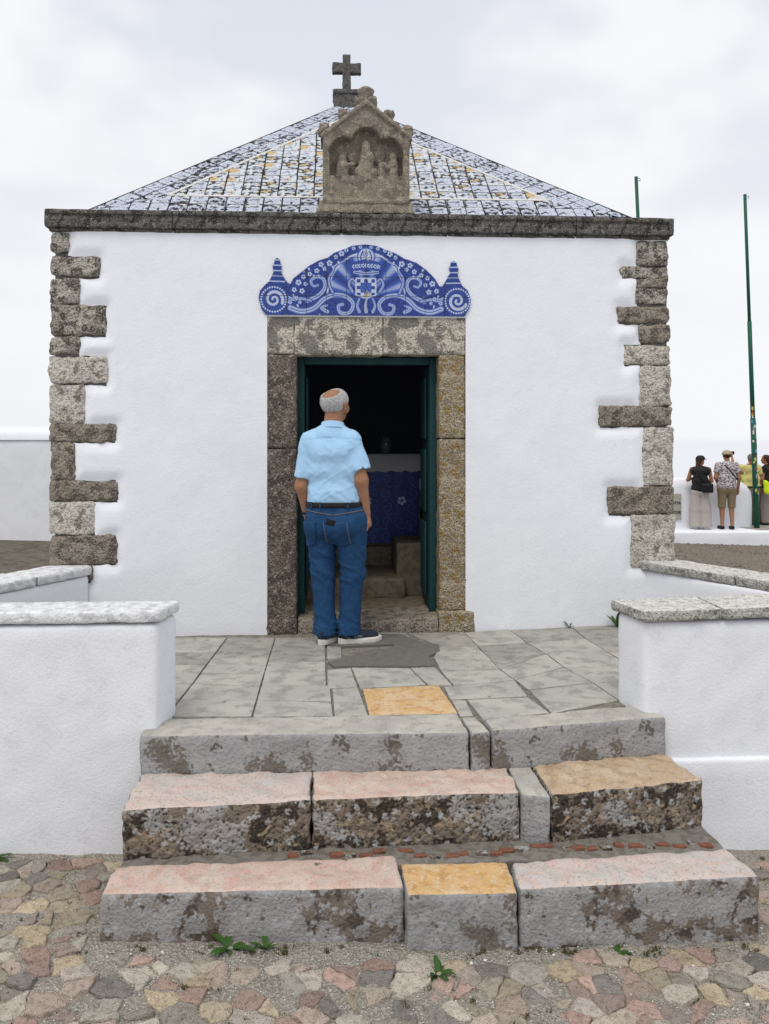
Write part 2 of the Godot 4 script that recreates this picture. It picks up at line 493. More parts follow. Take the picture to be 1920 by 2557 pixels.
	M.bed = textured(paint(C(.22, .205, .175), [["mid", 0, 0, .4, .8, C(.14, .13, .105), .8], ["fine", 0, 0, .72, .92, C(.36, .34, .30), .6], ["grain", 0, 0, .8, .97, C(.55, .53, .49), .6], ["patch", 100, 0, .86, .94, C(.06, .065, .025), .6]]), .7, .97, rough, .8)
	M.sand = textured(paint(C(.25, .228, .193), [["blotch", 0, 0, .35, .75, C(.22, .20, .17), .8], ["mid", 0, 50, .6, .82, C(.17, .155, .13), .7], ["fine", 0, 0, .62, .85, C(.40, .375, .33), .6], ["grain", 0, 0, .78, .96, C(.62, .60, .56), .75], ["patch", 100, 0, .88, .95, C(.08, .085, .035), .7]], 512), 1.2, .97, rough, 1.2)
	M.dirt = textured(paint(C(.125, .112, .092), [["blotch", 0, 0, .35, .75, C(.085, .077, .064), .85], ["mid", 0, 50, .65, .85, C(.19, .17, .14), .6], ["grain", 0, 0, .85, .97, C(.35, .33, .29), .5], ["patch", 100, 0, .9, .95, C(.06, .07, .025), .8]]), 1.6, .97, rough, 1.0)
	M.gravel = textured(paint(C(.26, .22, .18), [["cell2", 0, 0, .55, .85, C(.09, .077, .063), .85], ["patch", 0, 50, .55, .85, C(.36, .30, .24), .7], ["fine", 0, 0, .65, .85, C(.15, .13, .105), .6]]), 1.0, .97, pitted, 2.0)
	var cob := paint(C(.88, .87, .86), [["mid", 0, 0, .5, .85, C(.62, .60, .57), .75], ["fine", 50, 0, .65, .88, C(1, .99, .97), .6], ["ridge", 0, 50, .88, .97, C(.35, .32, .28), .7], ["patch", 0, 0, .80, .9, C(.42, .40, .37), .7]])
	M.cobble = textured(cob, .45, .85, rough, .8)
	M.cobble.vertex_color_use_as_albedo = true
	M.brick = textured(paint(C(.25, .095, .058), [["mid", 0, 0, .4, .8, C(.16, .075, .052), .8], ["fine", 0, 0, .7, .9, C(.32, .20, .15), .6]]), .3, .95, rough, .4)
	# cloth, skin and other things
	M.shirt = textured(paint(C(.34, .56, .79), [["grain", 0, 0, .4, .9, C(.42, .63, .84), .5], ["mid", 0, 0, .5, .9, C(.37, .585, .81), .5]]), .25, .9, skin, .06)
	M.shirt.rim_enabled = true
	M.shirt.rim = 0.3
	M.denim = textured(paint(C(.011, .046, .12), [["blotch", 0, 0, .4, .8, C(.017, .064, .155), .8], ["mid", 50, 0, .7, .95, C(.03, .09, .195), .5], ["grain", 0, 0, .5, .95, C(.038, .11, .22), .5], ["fine", 0, 0, .6, .9, C(.008, .032, .09), .5]]), .4, .92, skin, .1)
	M.denim_seam = solid(C(.16, .13, .11), .9)
	M.skin = textured(paint(C(.34, .175, .105), [["mid", 0, 0, .4, .8, C(.29, .14, .085), .7], ["fine", 0, 0, .7, .9, C(.40, .215, .14), .4]]), .2, .6, skin, .05)
	M.hair_white = textured(paint(C(.50, .50, .49), [["grain", 0, 0, .4, .8, C(.20, .20, .20), .75], ["mid", 0, 0, .5, .9, C(.62, .62, .61), .6]]), .2, .8, rough, .3)
	M.leather = solid(C(.014, .011, .010), .5)
	M.navy = solid(C(.018, .025, .042), .8)
	M.sole = solid(C(.62, .60, .56), .7)
	M.grey_rubber = solid(C(.12, .13, .14), .6)
	M.black = solid(C(.01, .01, .011), .6)
	M.door_green = textured(paint(C(.014, .052, .057), [["mid", 0, 0, .5, .8, C(.020, .064, .068), .6], ["ridge", 0, 0, .96, 1.0, C(.08, .09, .09), .5]]), .6, .6, skin, .1)
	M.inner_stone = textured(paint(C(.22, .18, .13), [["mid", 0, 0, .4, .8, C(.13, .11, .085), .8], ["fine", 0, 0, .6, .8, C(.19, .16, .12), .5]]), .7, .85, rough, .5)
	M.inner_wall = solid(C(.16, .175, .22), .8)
	M.pole_green = textured(paint(C(.012, .085, .052), [["mid", 0, 0, .5, .8, C(.02, .11, .07), .6], ["ridge", 0, 0, .95, .99, C(.09, .045, .02), .6]]), .8, .45)
	M.leaf = solid(C(.035, .085, .016), .6)
	M.leaf.backlight_enabled = true
	M.leaf.backlight = Color(.12, .22, .05)
	M.moss = solid(C(.075, .08, .022), .95)
	M.grout = solid(C(.05, .048, .045), .97)
	M.white_strip = solid(C(.66, .64, .60), .8)

# ------------------------------------------------------------------ painted tiles (flat print)
var cv := PackedFloat32Array()
var cw := 0
var ch := 0

func canvas(w: int, h: int, v: float) -> void:
	cw = w
	ch = h
	cv.resize(w * h)
	cv.fill(v)

func dab(x: float, y: float, r: float, v: float) -> void:
	for j in range(maxi(0, int(y - r - 1)), mini(ch, int(y + r + 2))):
		for i in range(maxi(0, int(x - r - 1)), mini(cw, int(x + r + 2))):
			var a := clampf(r - Vector2(i + 0.5 - x, j + 0.5 - y).length() + 0.5, 0.0, 1.0)
			if a > 0.0:
				cv[j * cw + i] = lerpf(cv[j * cw + i], v, a)

func stroke(pts: PackedVector2Array, r0: float, r1: float, v: float) -> void:
	for k in pts.size() - 1:
		var n := maxi(1, int((pts[k + 1] - pts[k]).length() / maxf(0.7, r0 * 0.4)))
		for i in n:
			var t := (k + float(i) / n) / (pts.size() - 1)
			var p := pts[k].lerp(pts[k + 1], float(i) / n)
			dab(p.x, p.y, lerpf(r0, r1, t), v)

func curve(ctrl: Array, n := 40) -> PackedVector2Array:
	var c := Curve2D.new()
	for i in ctrl.size():
		var tan: Vector2 = (ctrl[mini(i + 1, ctrl.size() - 1)] - ctrl[maxi(i - 1, 0)]) / 6.0
		c.add_point(ctrl[i], -tan, tan)
	var o := PackedVector2Array()
	for i in n + 1:
		o.append(c.samplef(float(i) / n * (ctrl.size() - 1)))
	return o

func spiral(c: Vector2, r: float, turns: float, a0: float, flip: float) -> PackedVector2Array:
	var o := PackedVector2Array()
	for i in 49:
		var t := i / 48.0
		o.append(c + Vector2(cos(a0 + flip * t * turns * TAU), sin(a0 + flip * t * turns * TAU)) * r * (1.0 - t * 0.9))
	return o

func flower(p: Vector2, r: float) -> void:
	dab(p.x, p.y, r * 1.5, .85)
	for k in 5:
		var q := p + Vector2(cos(k * TAU / 5 + p.x), sin(k * TAU / 5 + p.x)) * r * .8
		dab(q.x, q.y, r * .62, .75)
		dab(q.x, q.y, r * .5, .06)
	dab(p.x, p.y, r * .3, .7)

func blue(v: float) -> Color:
	var white := C(.57, .63, .72)
	var mid := C(.03, .10, .43)
	var deep := C(.004, .018, .17)
	return white.lerp(mid, v * 2.0) if v < .5 else mid.lerp(deep, v * 2.0 - 1.0)

func to_texture(tint: Callable) -> ImageTexture:
	var img := Image.create(cw, ch, false, Image.FORMAT_RGB8)
	for y in ch:
		for x in cw:
			img.set_pixel(x, y, (tint.call(x, y, cv[y * cw + x]) as Color).linear_to_srgb())
	img.generate_mipmaps()
	return ImageTexture.create_from_image(img)

func panel_texture() -> ImageTexture:
	canvas(765, 258, .9)
	var S := func(x: float, y: float) -> Vector2: return Vector2((x - 70) * .5, (y - 60) * .5)
	# shaded ground and shell
	for y in ch:
		for x in cw:
			var q := Vector2(x * 2 + 70 - 838, 445 - (y * 2 + 60))
			var v := .90 + .3 * nz.get_noise_2d(x * .06, y * .09)
			var d := (q / Vector2(285, 330)).length()
			if d < 1.0 and q.y > -5.0:
				var a := atan2(q.y, q.x)
				v = .70 + .32 * sin(a * 13.0) - .22 * smoothstep(.3, 1.0, d) * absf(sin(a * 6.5))
				if d > .955:
					v = .12
			cv[y * cw + x] = v
	for side in [-1.0, 1.0]:
		var Q := func(x: float, y: float) -> Vector2: return Vector2((838 + side * (838 - x) * -1.0 * -1.0 - 70) * .5, (y - 60) * .5)
		var bands := [
			[[Q.call(300, 520), Q.call(380, 545), Q.call(470, 520), Q.call(540, 455), Q.call(620, 425), Q.call(700, 440), Q.call(745, 490), Q.call(720, 550), Q.call(655, 552), Q.call(640, 505), Q.call(680, 490)], 11.0, 6.0],
			[[Q.call(420, 470), Q.call(500, 430), Q.call(545, 370), Q.call(530, 310), Q.call(480, 300), Q.call(445, 330), Q.call(465, 365), Q.call(500, 355)], 9.0, 4.0],
			[[Q.call(790, 545), Q.call(775, 500), Q.call(790, 450)], 6.0, 3.0],
			[[Q.call(250, 430), Q.call(320, 460), Q.call(380, 455), Q.call(450, 470)], 8.0, 4.0],
			[[Q.call(560, 545), Q.call(520, 520), Q.call(560, 500)], 8.0, 4.0],
			[[Q.call(740, 400), Q.call(715, 350), Q.call(735, 310), Q.call(760, 330)], 5.0, 3.0],
			[[Q.call(600, 410), Q.call(575, 350), Q.call(575, 300), Q.call(600, 260), Q.call(620, 215), Q.call(690, 180)], 4.0, 3.0]]
		for b in bands:
			var line := curve(b[0])
			stroke(line, b[1] + 2.5, b[2] + 2.0, .95)
			stroke(line, b[1], b[2], .40)
			stroke(line, b[1] * .62, b[2] * .6, .14)
			stroke(line, b[1] * .18, b[2] * .15, .5)
		# rolled end with a rope edge
		var c: Vector2 = Q.call(182, 462)
		dab(c.x, c.y, 52, .78)
		for k in 30:
			var a := k * TAU / 30
			var p := c + Vector2(cos(a), sin(a)) * 44.0
			dab(p.x, p.y, 5.2, .92)
			dab(p.x, p.y, 3.6, .08)
		var sp := spiral(c, 33.0, 1.6, 0.4, side)
		stroke(sp, 8.0, 5.0, .95)
		stroke(sp, 6.0, 3.5, .12)
		for f in [[665, 130, 16], [580, 200, 17], [520, 210, 15], [490, 255, 14], [545, 240, 12], [700, 106, 12], [752, 92, 11], [625, 155, 12], [360, 340, 17], [395, 300, 13], [440, 280, 13], [330, 392, 14], [385, 400, 15], [345, 450, 12], [300, 480, 12], [410, 350, 12], [800, 84, 10], [370, 480, 10]]:
			flower(Q.call(f[0] + 3.0 * side, f[1]), f[2] * .5)
		for f in [[465, 290], [500, 290], [430, 240], [640, 190], [350, 500], [320, 430], [600, 225]]:
			var p: Vector2 = Q.call(f[0], f[1])
			stroke(PackedVector2Array([p, p + Vector2(-4 * side, 9)]), 3.6, 1.0, .12)
		# finial
		for k in 9:
			var yy := 180 + k * 19
			stroke(PackedVector2Array([Q.call(150, yy), Q.call(262, yy + 3)]), 2.2, 2.2, .15 if k % 2 == 0 else .9)
	# crown, shield
	var m: Vector2 = S.call(838, 150)
	dab(m.x, m.y, 33, .5)
	dab(m.x, m.y, 28, .12)
	stroke(curve([S.call(806, 190), S.call(800, 150), S.call(815, 112)]), 2, 2, .8)
	stroke(curve([S.call(870, 190), S.call(876, 150), S.call(861, 112)]), 2, 2, .8)
	flower(S.call(832, 132), 6)
	stroke(PackedVector2Array([S.call(742, 225), S.call(838, 200), S.call(934, 225)]), 17, 17, .78)
	for k in 9:
		flower(S.call(752 + k * 21.5, 222 - 8 * sin(k * PI / 8)), 6)
	stroke(PackedVector2Array([S.call(755, 262), S.call(838, 272), S.call(925, 262)]), 5, 5, .15)
	stroke(PackedVector2Array([S.call(755, 262), S.call(838, 272), S.call(925, 262)]), 1.6, 1.6, .85)
	for y in range(310, 432, 2):
		for x in range(770, 902, 2):
			var gx := int((x - 770) / 26.4)
			var gy := int((y - 310) / 24.4)
			var edge: bool = gx == 0 or gx == 4 or gy == 0 or gy == 4
			var v := (.85 if (gx + gy) % 2 == 0 else .08) if edge else (.62 + .2 * sin(x * .21) * sin(y * .19))
			var p: Vector2 = S.call(x, y)
			cv[int(p.y) * cw + int(p.x)] = v
	stroke(PackedVector2Array([S.call(766, 306), S.call(766, 425), S.call(838, 448), S.call(906, 425), S.call(906, 306), S.call(766, 306)]), 2.6, 2.6, .12)
	stroke(curve([S.call(838, 545), S.call(834, 500), S.call(842, 450)]), 6, 3, .15)
	# worn spot showing the plaster, small chips
	var chips := [[838, 425, 15], [860, 415, 12], [845, 400, 7], [850, 172, 7], [395, 262, 7], [172, 490, 4], [505, 565, 5], [1250, 435, 4], [928, 130, 4], [1440, 200, 5], [215, 180, 5]]
	return to_texture(func(x: int, y: int, v: float) -> Color:
		var c := blue(clampf(v + .12 * nz.get_noise_2d(x * .25, y * .25), 0, 1))
		for k in chips:
			var d := Vector2(x * 2 + 70 - k[0], y * 2 + 60 - k[1]).length() + 9.0 * nz.get_noise_2d(x * .3, y * .3)
			if d < k[2]:
				c = C(.55, .50, .42) if nz.get_noise_2d(x * .5, y * .5) > -.1 else C(.20, .13, .06)
		return c)

# one glazed roof tile: kind 0 flower border tile, 1 field tile with yellow
func roof_tile_texture(kind: int, sd: int) -> ImageTexture:
	canvas(64, 64, .08)
	var r := RandomNumberGenerator.new()
	r.seed = sd
	if kind == 0:
		for y in 64:
			for x in 64:
				var q := Vector2(x - 31.5, y - 31.5)
				var a := atan2(q.y, q.x)
				var d := q.length()
				var v := .06
				if d < 24 + 2 * cos(a * 8.0):
					v = .16
				if d < 19 * absf(cos(a * 4.0)) + 4.0:
					v = .40
				if d < 5:
					v = .2
				if absf(d - 26.5) < 1.6:
					v = .42
				if absf(q.x) + absf(q.y) > 46:
					v = .45 if int(absf(q.x) + absf(q.y)) % 8 < 5 else .15
				cv[y * 64 + x] = v
	else:
		for k in 4:
			var p := Vector2(r.randf_range(0, 64), r.randf_range(0, 64))
			stroke(curve([p, p + Vector2(r.randf_range(-20, 20), r.randf_range(-20, 20)), p + Vector2(r.randf_range(-34, 34), r.randf_range(-34, 34))]), 5, 2, r.randf_range(.2, .5))
	var yc := Vector2(r.randf_range(0, 64), r.randf_range(0, 64))
	var yr := maxf(0.0, r.randf_range(4, 34)) if kind == 1 else 0.0
	var wear := r.randf_range(.0, .42)
	return to_texture(func(x: int, y: int, v: float) -> Color:
		var c := blue(clampf(v + .25 * nz.get_noise_2d(x * .12 + sd * 91.0, y * .12), 0, 1)).lerp(C(.62, .63, .59), .5)
		var d := Vector2(x, y).distance_to(yc) + 22.0 * nz.get_noise_2d(x * .09 + sd * 37.0, y * .09)
		if d < yr:
			c = c.lerp(C(.50, .33, .07), .75)
		var w := nz.get_noise_2d(x * .035 + sd * 53.0, y * .035 + 400.0) + .4 * nz.get_noise_2d(x * .2, y * .2 + sd * 20.0)
		if w > .40 - wear:
			c = c.lerp(C(.022, .021, .02), smoothstep(.40 - wear, .47 - wear, w))
		return c)

func print_texture() -> ImageTexture:   # patterned holiday shirt
	canvas(128, 128, 0.0)
	return to_texture(func(x: int, y: int, _v: float) -> Color:
		var a := nz.get_noise_2d(x * .05 + 900.0, y * .11)
		var b := nz.get_noise_2d(x * .07 + 50.0, y * .13 + 700.0)
		if a > .12:
			return C(.012, .018, .05)
		if b > .28:
			return C(.55, .22, .12)
		if b < -.25:
			return C(.35, .36, .42)
		return C(.66, .64, .66))

func frontal_texture() -> ImageTexture:   # scrolled tile front of the altar
	canvas(240, 192, .93)
	for k in 8:
		for j in 6:
			var c := Vector2(15 + k * 30, 16 + j * 32)
			var s := 1.0 if (k + j) % 2 == 0 else -1.0
			stroke(spiral(c, 12, 1.3, k * 1.7 + j, s), 2.0, 1.0, .62)
			stroke(PackedVector2Array([c + Vector2(0, 14), c + Vector2(9 * s, 18), c + Vector2(14 * s, 11)]), 2.4, .8, .58)
	for k in 3:
		flower(Vector2(40 + k * 80, 96), 8)
	return to_texture(func(_x: int, _y: int, v: float) -> Color: return blue(v))

# ------------------------------------------------------------------ the place
const QL = [[-2.234, -2.115, 2.691, 2.824], [-2.234, -1.902, 2.530, 2.664], [-2.237, -2.040, 2.332, 2.509], [-2.237, -1.855, 2.113, 2.320], [-2.240, -2.040, 1.977, 2.097], [-2.247, -1.850, 1.774, 1.961], [-2.247, -2.007, 1.486, 1.757], [-2.249, -1.789, 1.358, 1.479], [-2.234, -2.075, 1.094, 1.352], [-2.243, -1.777, 0.949, 1.084], [-2.247, -1.934, 0.706, 0.934], [-2.243, -1.787, 0.494, 0.698], [-2.228, -1.955, 0.380, 0.490]]
const QR = [[1.973, 2.193, 2.645, 2.827], [1.855, 2.201, 2.557, 2.638], [1.973, 2.201, 2.488, 2.552], [1.966, 2.197, 2.368, 2.481], [1.826, 2.207, 2.228, 2.345], [1.986, 2.210, 2.084, 2.214], [1.872, 2.219, 1.924, 2.069], [1.990, 2.225, 1.624, 1.913], [1.691, 2.227, 1.481, 1.619], [2.018, 2.240, 1.035, 1.462], [1.755, 2.242, 0.833, 1.028], [1.930, 2.251, 0.440, 0.818]]

func ground_y(x: float, z: float) -> float:
	return -.62 - .03 * clampf(x, -9.0, 9.0) + .03 * (clampf(z, 0.5, 4.5) - 2.2)

func rect_d(p: Vector2, r: Array) -> float:
	var c := Vector2((r[0] + r[1]) * .5, (r[2] + r[3]) * .5)
	var q := (p - c).abs() - Vector2((r[1] - r[0]) * .5, (r[3] - r[2]) * .5)
	return q.max(Vector2.ZERO).length() + minf(maxf(q.x, q.y), 0.0)

func lines(a: float, b: float, step: float, extra: Array) -> Array:
	var o := []
	var n := int(ceil((b - a) / step))
	for i in n + 1:
		o.append(lerpf(a, b, float(i) / n))
	for e in extra:
		var ok := true
		for k in o.size():
			if absf(o[k] - e) < step * .45 and k > 0 and k < n:
				o[k] = e
				ok = false
				break
		if ok and e > a + .002 and e < b - .002:
			o.append(e)
	o.sort()
	var u := [o[0]]
	for e in o:
		if e - u[-1] > .002:
			u.append(e)
	return u

func facade_mesh() -> ArrayMesh:
	# plaster skin of the front wall: stands a little proud of the corner stones and rolls back to meet them
	var rects: Array = []
	for i in QL.size():
		var r: Array = QL[i].duplicate()
		r[0] = -2.4
		r[2] = (QL[i + 1][3] if i + 1 < QL.size() else r[2] - .02)
		rects.append(r)
	for i in QR.size():
		var r: Array = QR[i].duplicate()
		r[1] = 2.4
		r[2] = (QR[i + 1][3] if i + 1 < QR.size() else r[2])
		rects.append(r)
	var door := [-.72, .70, -.5, 2.25]
	var xs_extra := [-.72, .70]
	var ys_extra := [2.25]
	for r in rects:
		xs_extra.append_array([r[0], r[1]])
		ys_extra.append_array([r[2], r[3]])
	var xs := lines(-2.225, 2.2, .026, xs_extra)
	var ys := lines(-.05, 2.845, .026, ys_extra)
	var st := begin()
	var grid := []
	for x in xs:
		var row := PackedVector3Array()
		for y in ys:
			var p := Vector2(x, y)
			var d := 9.0
			for r in rects:
				d = minf(d, rect_d(p, r))
			var z := .024 * smoothstep(-.004, .075, d) + .004
			z += .0035 * nz.get_noise_2d(x * 2.2, y * 2.2) + .0012 * nz.get_noise_2d(x * 14.0, y * 14.0)
			var wob := Vector2(nz.get_noise_2d(x * 11.0 + 40.0, y * 11.0), nz.get_noise_2d(x * 11.0, y * 11.0 + 70.0)) * (.012 if d < .03 else 0.0)
			row.append(Vector3(x + wob.x, y + wob.y, z))
		grid.append(row)
	for i in xs.size() - 1:
		for j in ys.size() - 1:
			var c := Vector2((xs[i] + xs[i + 1]) * .5, (ys[j] + ys[j + 1]) * .5)
			if rect_d(c, door) < 0.0:
				continue
			var cut := false
			for r in rects:
				if rect_d(c, r) < 0.0:
					cut = true
					break
			if not cut:
				quad(st, grid[i][j], grid[i + 1][j], grid[i + 1][j + 1], grid[i][j + 1], Vector3.BACK)
	return finish(st)

func chapel() -> Node3D:
	var ch_ := thing("chapel", "small whitewashed chapel with rough corner stones and a blue tiled pyramid roof", "chapel")
	part("plaster_wall", facade_mesh(), M.plaster, ch_)
	# masonry core of the walls, with the doorway left open
	var st := begin()
	block(st, box8(-2.215, -.60, -.9, 2.84, -.42, -.012), .02, Vector3i(8, 12, 2), .006, 5.0)
	block(st, box8(.60, 2.205, -.9, 2.84, -.42, -.012), .02, Vector3i(8, 12, 2), .006, 5.0)
	block(st, box8(-.60, .60, 2.12, 2.84, -.42, -.012), .01, Vector3i(4, 3, 1), 0.0)
	block(st, box8(-.60, .60, -.9, .07, -.42, -.012), .01, Vector3i(4, 3, 1), 0.0)
	part("wall_core", finish(st), M.mortar, ch_)
	st = begin()
	block(st, box8(-2.215, -1.8, -.9, 2.84, -4.4, -.43), .02, Vector3i(1, 4, 6), 0.0)
	block(st, box8(1.8, 2.215, -.9, 2.84, -4.4, -.43), .02, Vector3i(1, 4, 6), 0.0)
	block(st, box8(-1.79, 1.79, -.9, 2.84, -4.4, -4.0), .02, Vector3i(6, 4, 1), 0.0)
	part("side_wall", finish(st), M.plaster, ch_)
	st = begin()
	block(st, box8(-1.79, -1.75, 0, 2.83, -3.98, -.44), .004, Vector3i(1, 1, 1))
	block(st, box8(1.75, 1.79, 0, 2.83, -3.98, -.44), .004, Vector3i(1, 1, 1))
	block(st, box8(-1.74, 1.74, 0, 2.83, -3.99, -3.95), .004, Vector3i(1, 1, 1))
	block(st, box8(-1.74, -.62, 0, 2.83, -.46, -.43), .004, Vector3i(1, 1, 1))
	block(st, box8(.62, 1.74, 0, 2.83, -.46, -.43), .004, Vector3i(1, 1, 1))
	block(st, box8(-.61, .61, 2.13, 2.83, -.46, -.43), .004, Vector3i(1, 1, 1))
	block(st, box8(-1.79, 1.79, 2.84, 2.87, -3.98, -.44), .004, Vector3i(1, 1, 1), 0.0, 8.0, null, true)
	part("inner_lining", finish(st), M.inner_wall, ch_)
	# corner stones
	var mats := [M.quoin, M.quoin_pale, M.quoin_brown]
	var kinds_l := [0, 0, 0, 0, 0, 1, 1, 2, 2, 2, 1, 2, 2]
	var kinds_r := [0, 0, 2, 0, 2, 2, 1, 1, 2, 1, 2, 1]
	for side in 2:
		var list: Array = QL if side == 0 else QR
		for i in list.size():
			var r: Array = list[i]
			var out := rng.randf_range(.0, .012)
			var x0: float = r[0] - (0.0 if side == 0 else .012)
			var x1: float = r[1] + (.012 if side == 0 else 0.0)
			var k: int = (kinds_l if side == 0 else kinds_r)[i]
			var tall: float = r[3] - r[2]
			var c := box8(x0, x1, r[2] - .004, r[3] + .004, -.30, .012 + out)
			for v in 8:
				c[v] += Vector3(0, rng.randf_range(-.006, .006), 0)
			part("quoin_stone", block_mesh(c, .022, Vector3i(int((x1 - x0) / .025), int(tall / .025) + 1, 4), .015, 9.0), mats[k], ch_)
	# cornice
	var joints := [-2.262, -1.38, -.195, .57, 1.502, 2.225]
	for i in 5:
		st = begin()
		var a: float = joints[i] + .0015
		var b: float = joints[i + 1] - .0015
		var n := int((b - a) / .05)
		var lift := rng.randf_range(-.003, .003)
		block(st, box8(a + (.02 if i == 0 else 0.0), b - (.02 if i == 4 else 0.0), 2.835, 2.862, -.45, .034), .008, Vector3i(n, 1, 2), .004, 9.0, null, true)
		block(st, box8(a, b, 2.858 + lift, 2.898 + lift, -.45, .062), .009, Vector3i(n, 2, 2), .004, 9.0, null, true)
		block(st, box8(a + (.02 if i == 0 else 0.0), b - (.02 if i == 4 else 0.0), 2.894, 2.958, -.45, .053), .004, Vector3i(n, 2, 2), .003, 9.0)
		block(st, box8(a, b, 2.948 + lift, 2.984 + lift, -.45, .066), .010, Vector3i(n, 2, 2), .005, 9.0, null, true)
		if i == 0:
			block(st, box8(a, a + .04, 2.88, 2.97, -.45, .064), .008, Vector3i(1, 2, 2), .003, 9.0)
		if i == 4:
			block(st, box8(b - .04, b, 2.88, 2.97, -.45, .064), .008, Vector3i(1, 2, 2), .003, 9.0)
		part("cornice_block", finish(st), M.cornice, ch_)
	st = begin()
	block(st, box8(-2.262, -2.0, 2.845, 2.98, -4.45, -.455), .012, Vector3i(2, 2, 20), .004, 9.0, null, true)
	block(st, box8(2.0, 2.225, 2.845, 2.98, -4.45, -.455), .012, Vector3i(2, 2, 20), .004, 9.0, null, true)
	block(st, box8(-1.995, 1.995, 2.845, 2.98, -4.45, -4.2), .012, Vector3i(20, 2, 2), .004, 9.0, null, true)
	part("side_cornice", finish(st), M.cornice, ch_)
	doorway(ch_)
	roof(ch_)
	return ch_

func doorway(ch_: Node3D) -> void:
	# stone surround
	for r in [[-.727, -.532, 1.985, 2.256, 0], [-.529, .104, 1.978, 2.258, 0], [.107, .703, 1.985, 2.26, 0]]:
		part("lintel_stone", block_mesh(box8(r[0], r[1], r[2], r[3], -.21, .022), .012, Vector3i(int((r[1] - r[0]) / .03), 9, 5), .006, 10.0), M.lintel, ch_)
	for r in [[-.727, -.512, 1.312, 1.983, -.725, -.514], [-.728, -.512, .02, 1.309, -.727, -.514]]:
		part("jamb_stone", block_mesh(box8(r[0], r[1], r[2], r[3], -.21, .024), .014, Vector3i(7, int((r[3] - r[2]) / .03), 5), .007, 9.0), M.jamb_dark, ch_)
	var rj := [[.508, .70, 1.382, 1.983, .700], [.510, .715, .145, 1.379, .702]]
	for r in rj:
		var c := box8(r[0], r[1], r[2], r[3], -.21, .024)
		c[5].x = r[4]
		c[6].x = r[4]
		part("jamb_stone", block_mesh(c, .014, Vector3i(7, int((r[3] - r[2]) / .03), 5), .007, 9.0), M.jamb_lichen, ch_)
	part("jamb_foot", block_mesh(box8(.505, .765, -.03, .142, -.21, .04), .02, Vector3i(8, 6, 4), .008, 10.0), M.jamb_lichen, ch_)
	part("jamb_foot", block_mesh(box8(-.735, -.505, -.03, .10, -.21, .034), .02, Vector3i(8, 5, 4), .008, 10.0), M.jamb_dark, ch_)
	# threshold, worn in the middle
	var st := begin()
	for i in 20:
		var a := lerpf(-.50, .50, i / 20.0)
		var b := lerpf(-.50, .50, (i + 1) / 20.0)
		var ya := .104 - .028 * (1.0 - pow(absf(a + .02) * 2.0, 2.0))
		var yb := .104 - .028 * (1.0 - pow(absf(b + .02) * 2.0, 2.0))
		var ra := .004 * nz.get_noise_2d(a * 14.0, 3.0)
		var rb := .004 * nz.get_noise_2d(b * 14.0, 3.0)
		quad(st, Vector3(a, ya, -.4), Vector3(b, yb, -.4), Vector3(b, yb, .012), Vector3(a, ya, .012), Vector3.UP)
		quad(st, Vector3(a, ya, .012), Vector3(b, yb, .012), Vector3(b, yb - .014, .03 + rb), Vector3(a, ya - .014, .03 + ra), Vector3(0, 1, 1))
		quad(st, Vector3(a, -.03, .032 + ra), Vector3(b, -.03, .032 + rb), Vector3(b, yb - .014, .03 + rb), Vector3(a, ya - .014, .03 + ra), Vector3.BACK)
	part("threshold", finish(st), M.quoin_brown, ch_)
	# dark green timber frame and the opened leaf
	var fr := begin()
	block(fr, box8(-.514, -.462, .08, 1.975, -.20, -.13), .006, Vector3i(1, 4, 1))
	block(fr, box8(.458, .512, .08, 1.975, -.20, -.13), .006, Vector3i(1, 4, 1))
	block(fr, box8(-.462, .458, 1.925, 1.978, -.20, -.13), .006, Vector3i(4, 1, 1), 0.0, 8.0, null, true)
	part("door_frame", finish(fr), M.door_green, ch_)
	for s in [-1.0, 1.0]:
		var leaf := begin()
		var xh: float = -.485 if s < 0 else .478
		block(leaf, box8(xh - .02, xh + .02, .11, 1.92, -.66, -.215), .004, Vector3i(1, 2, 2))
		for r in [[.2, .75], [.83, 1.3], [1.38, 1.84]]:
			block(leaf, box8(xh - s * .034 - .008, xh - s * .034 + .008, r[0], r[1], -.60, -.27), .005, Vector3i(1, 2, 2))
		var lf := part("door_leaf", finish(leaf), M.door_green, ch_)
		if s > 0:
			part("latch", block_mesh(box8(.428, .45, .98, 1.06, -.60, -.57), .004, Vector3i(1, 1, 1)), M.grey_rubber, lf)
	# floor and steps inside
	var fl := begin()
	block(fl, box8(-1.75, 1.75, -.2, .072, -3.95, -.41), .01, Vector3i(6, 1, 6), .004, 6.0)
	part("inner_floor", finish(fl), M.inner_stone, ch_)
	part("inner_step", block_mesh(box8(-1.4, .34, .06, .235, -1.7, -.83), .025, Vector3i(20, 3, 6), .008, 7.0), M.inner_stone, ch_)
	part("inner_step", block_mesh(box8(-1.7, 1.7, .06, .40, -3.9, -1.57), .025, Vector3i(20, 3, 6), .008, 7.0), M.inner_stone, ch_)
	part("inner_plinth", block_mesh(box8(.27, .72, .07, .51, -1.56, -.92), .02, Vector3i(8, 6, 6), .008, 7.0), M.inner_stone, ch_)

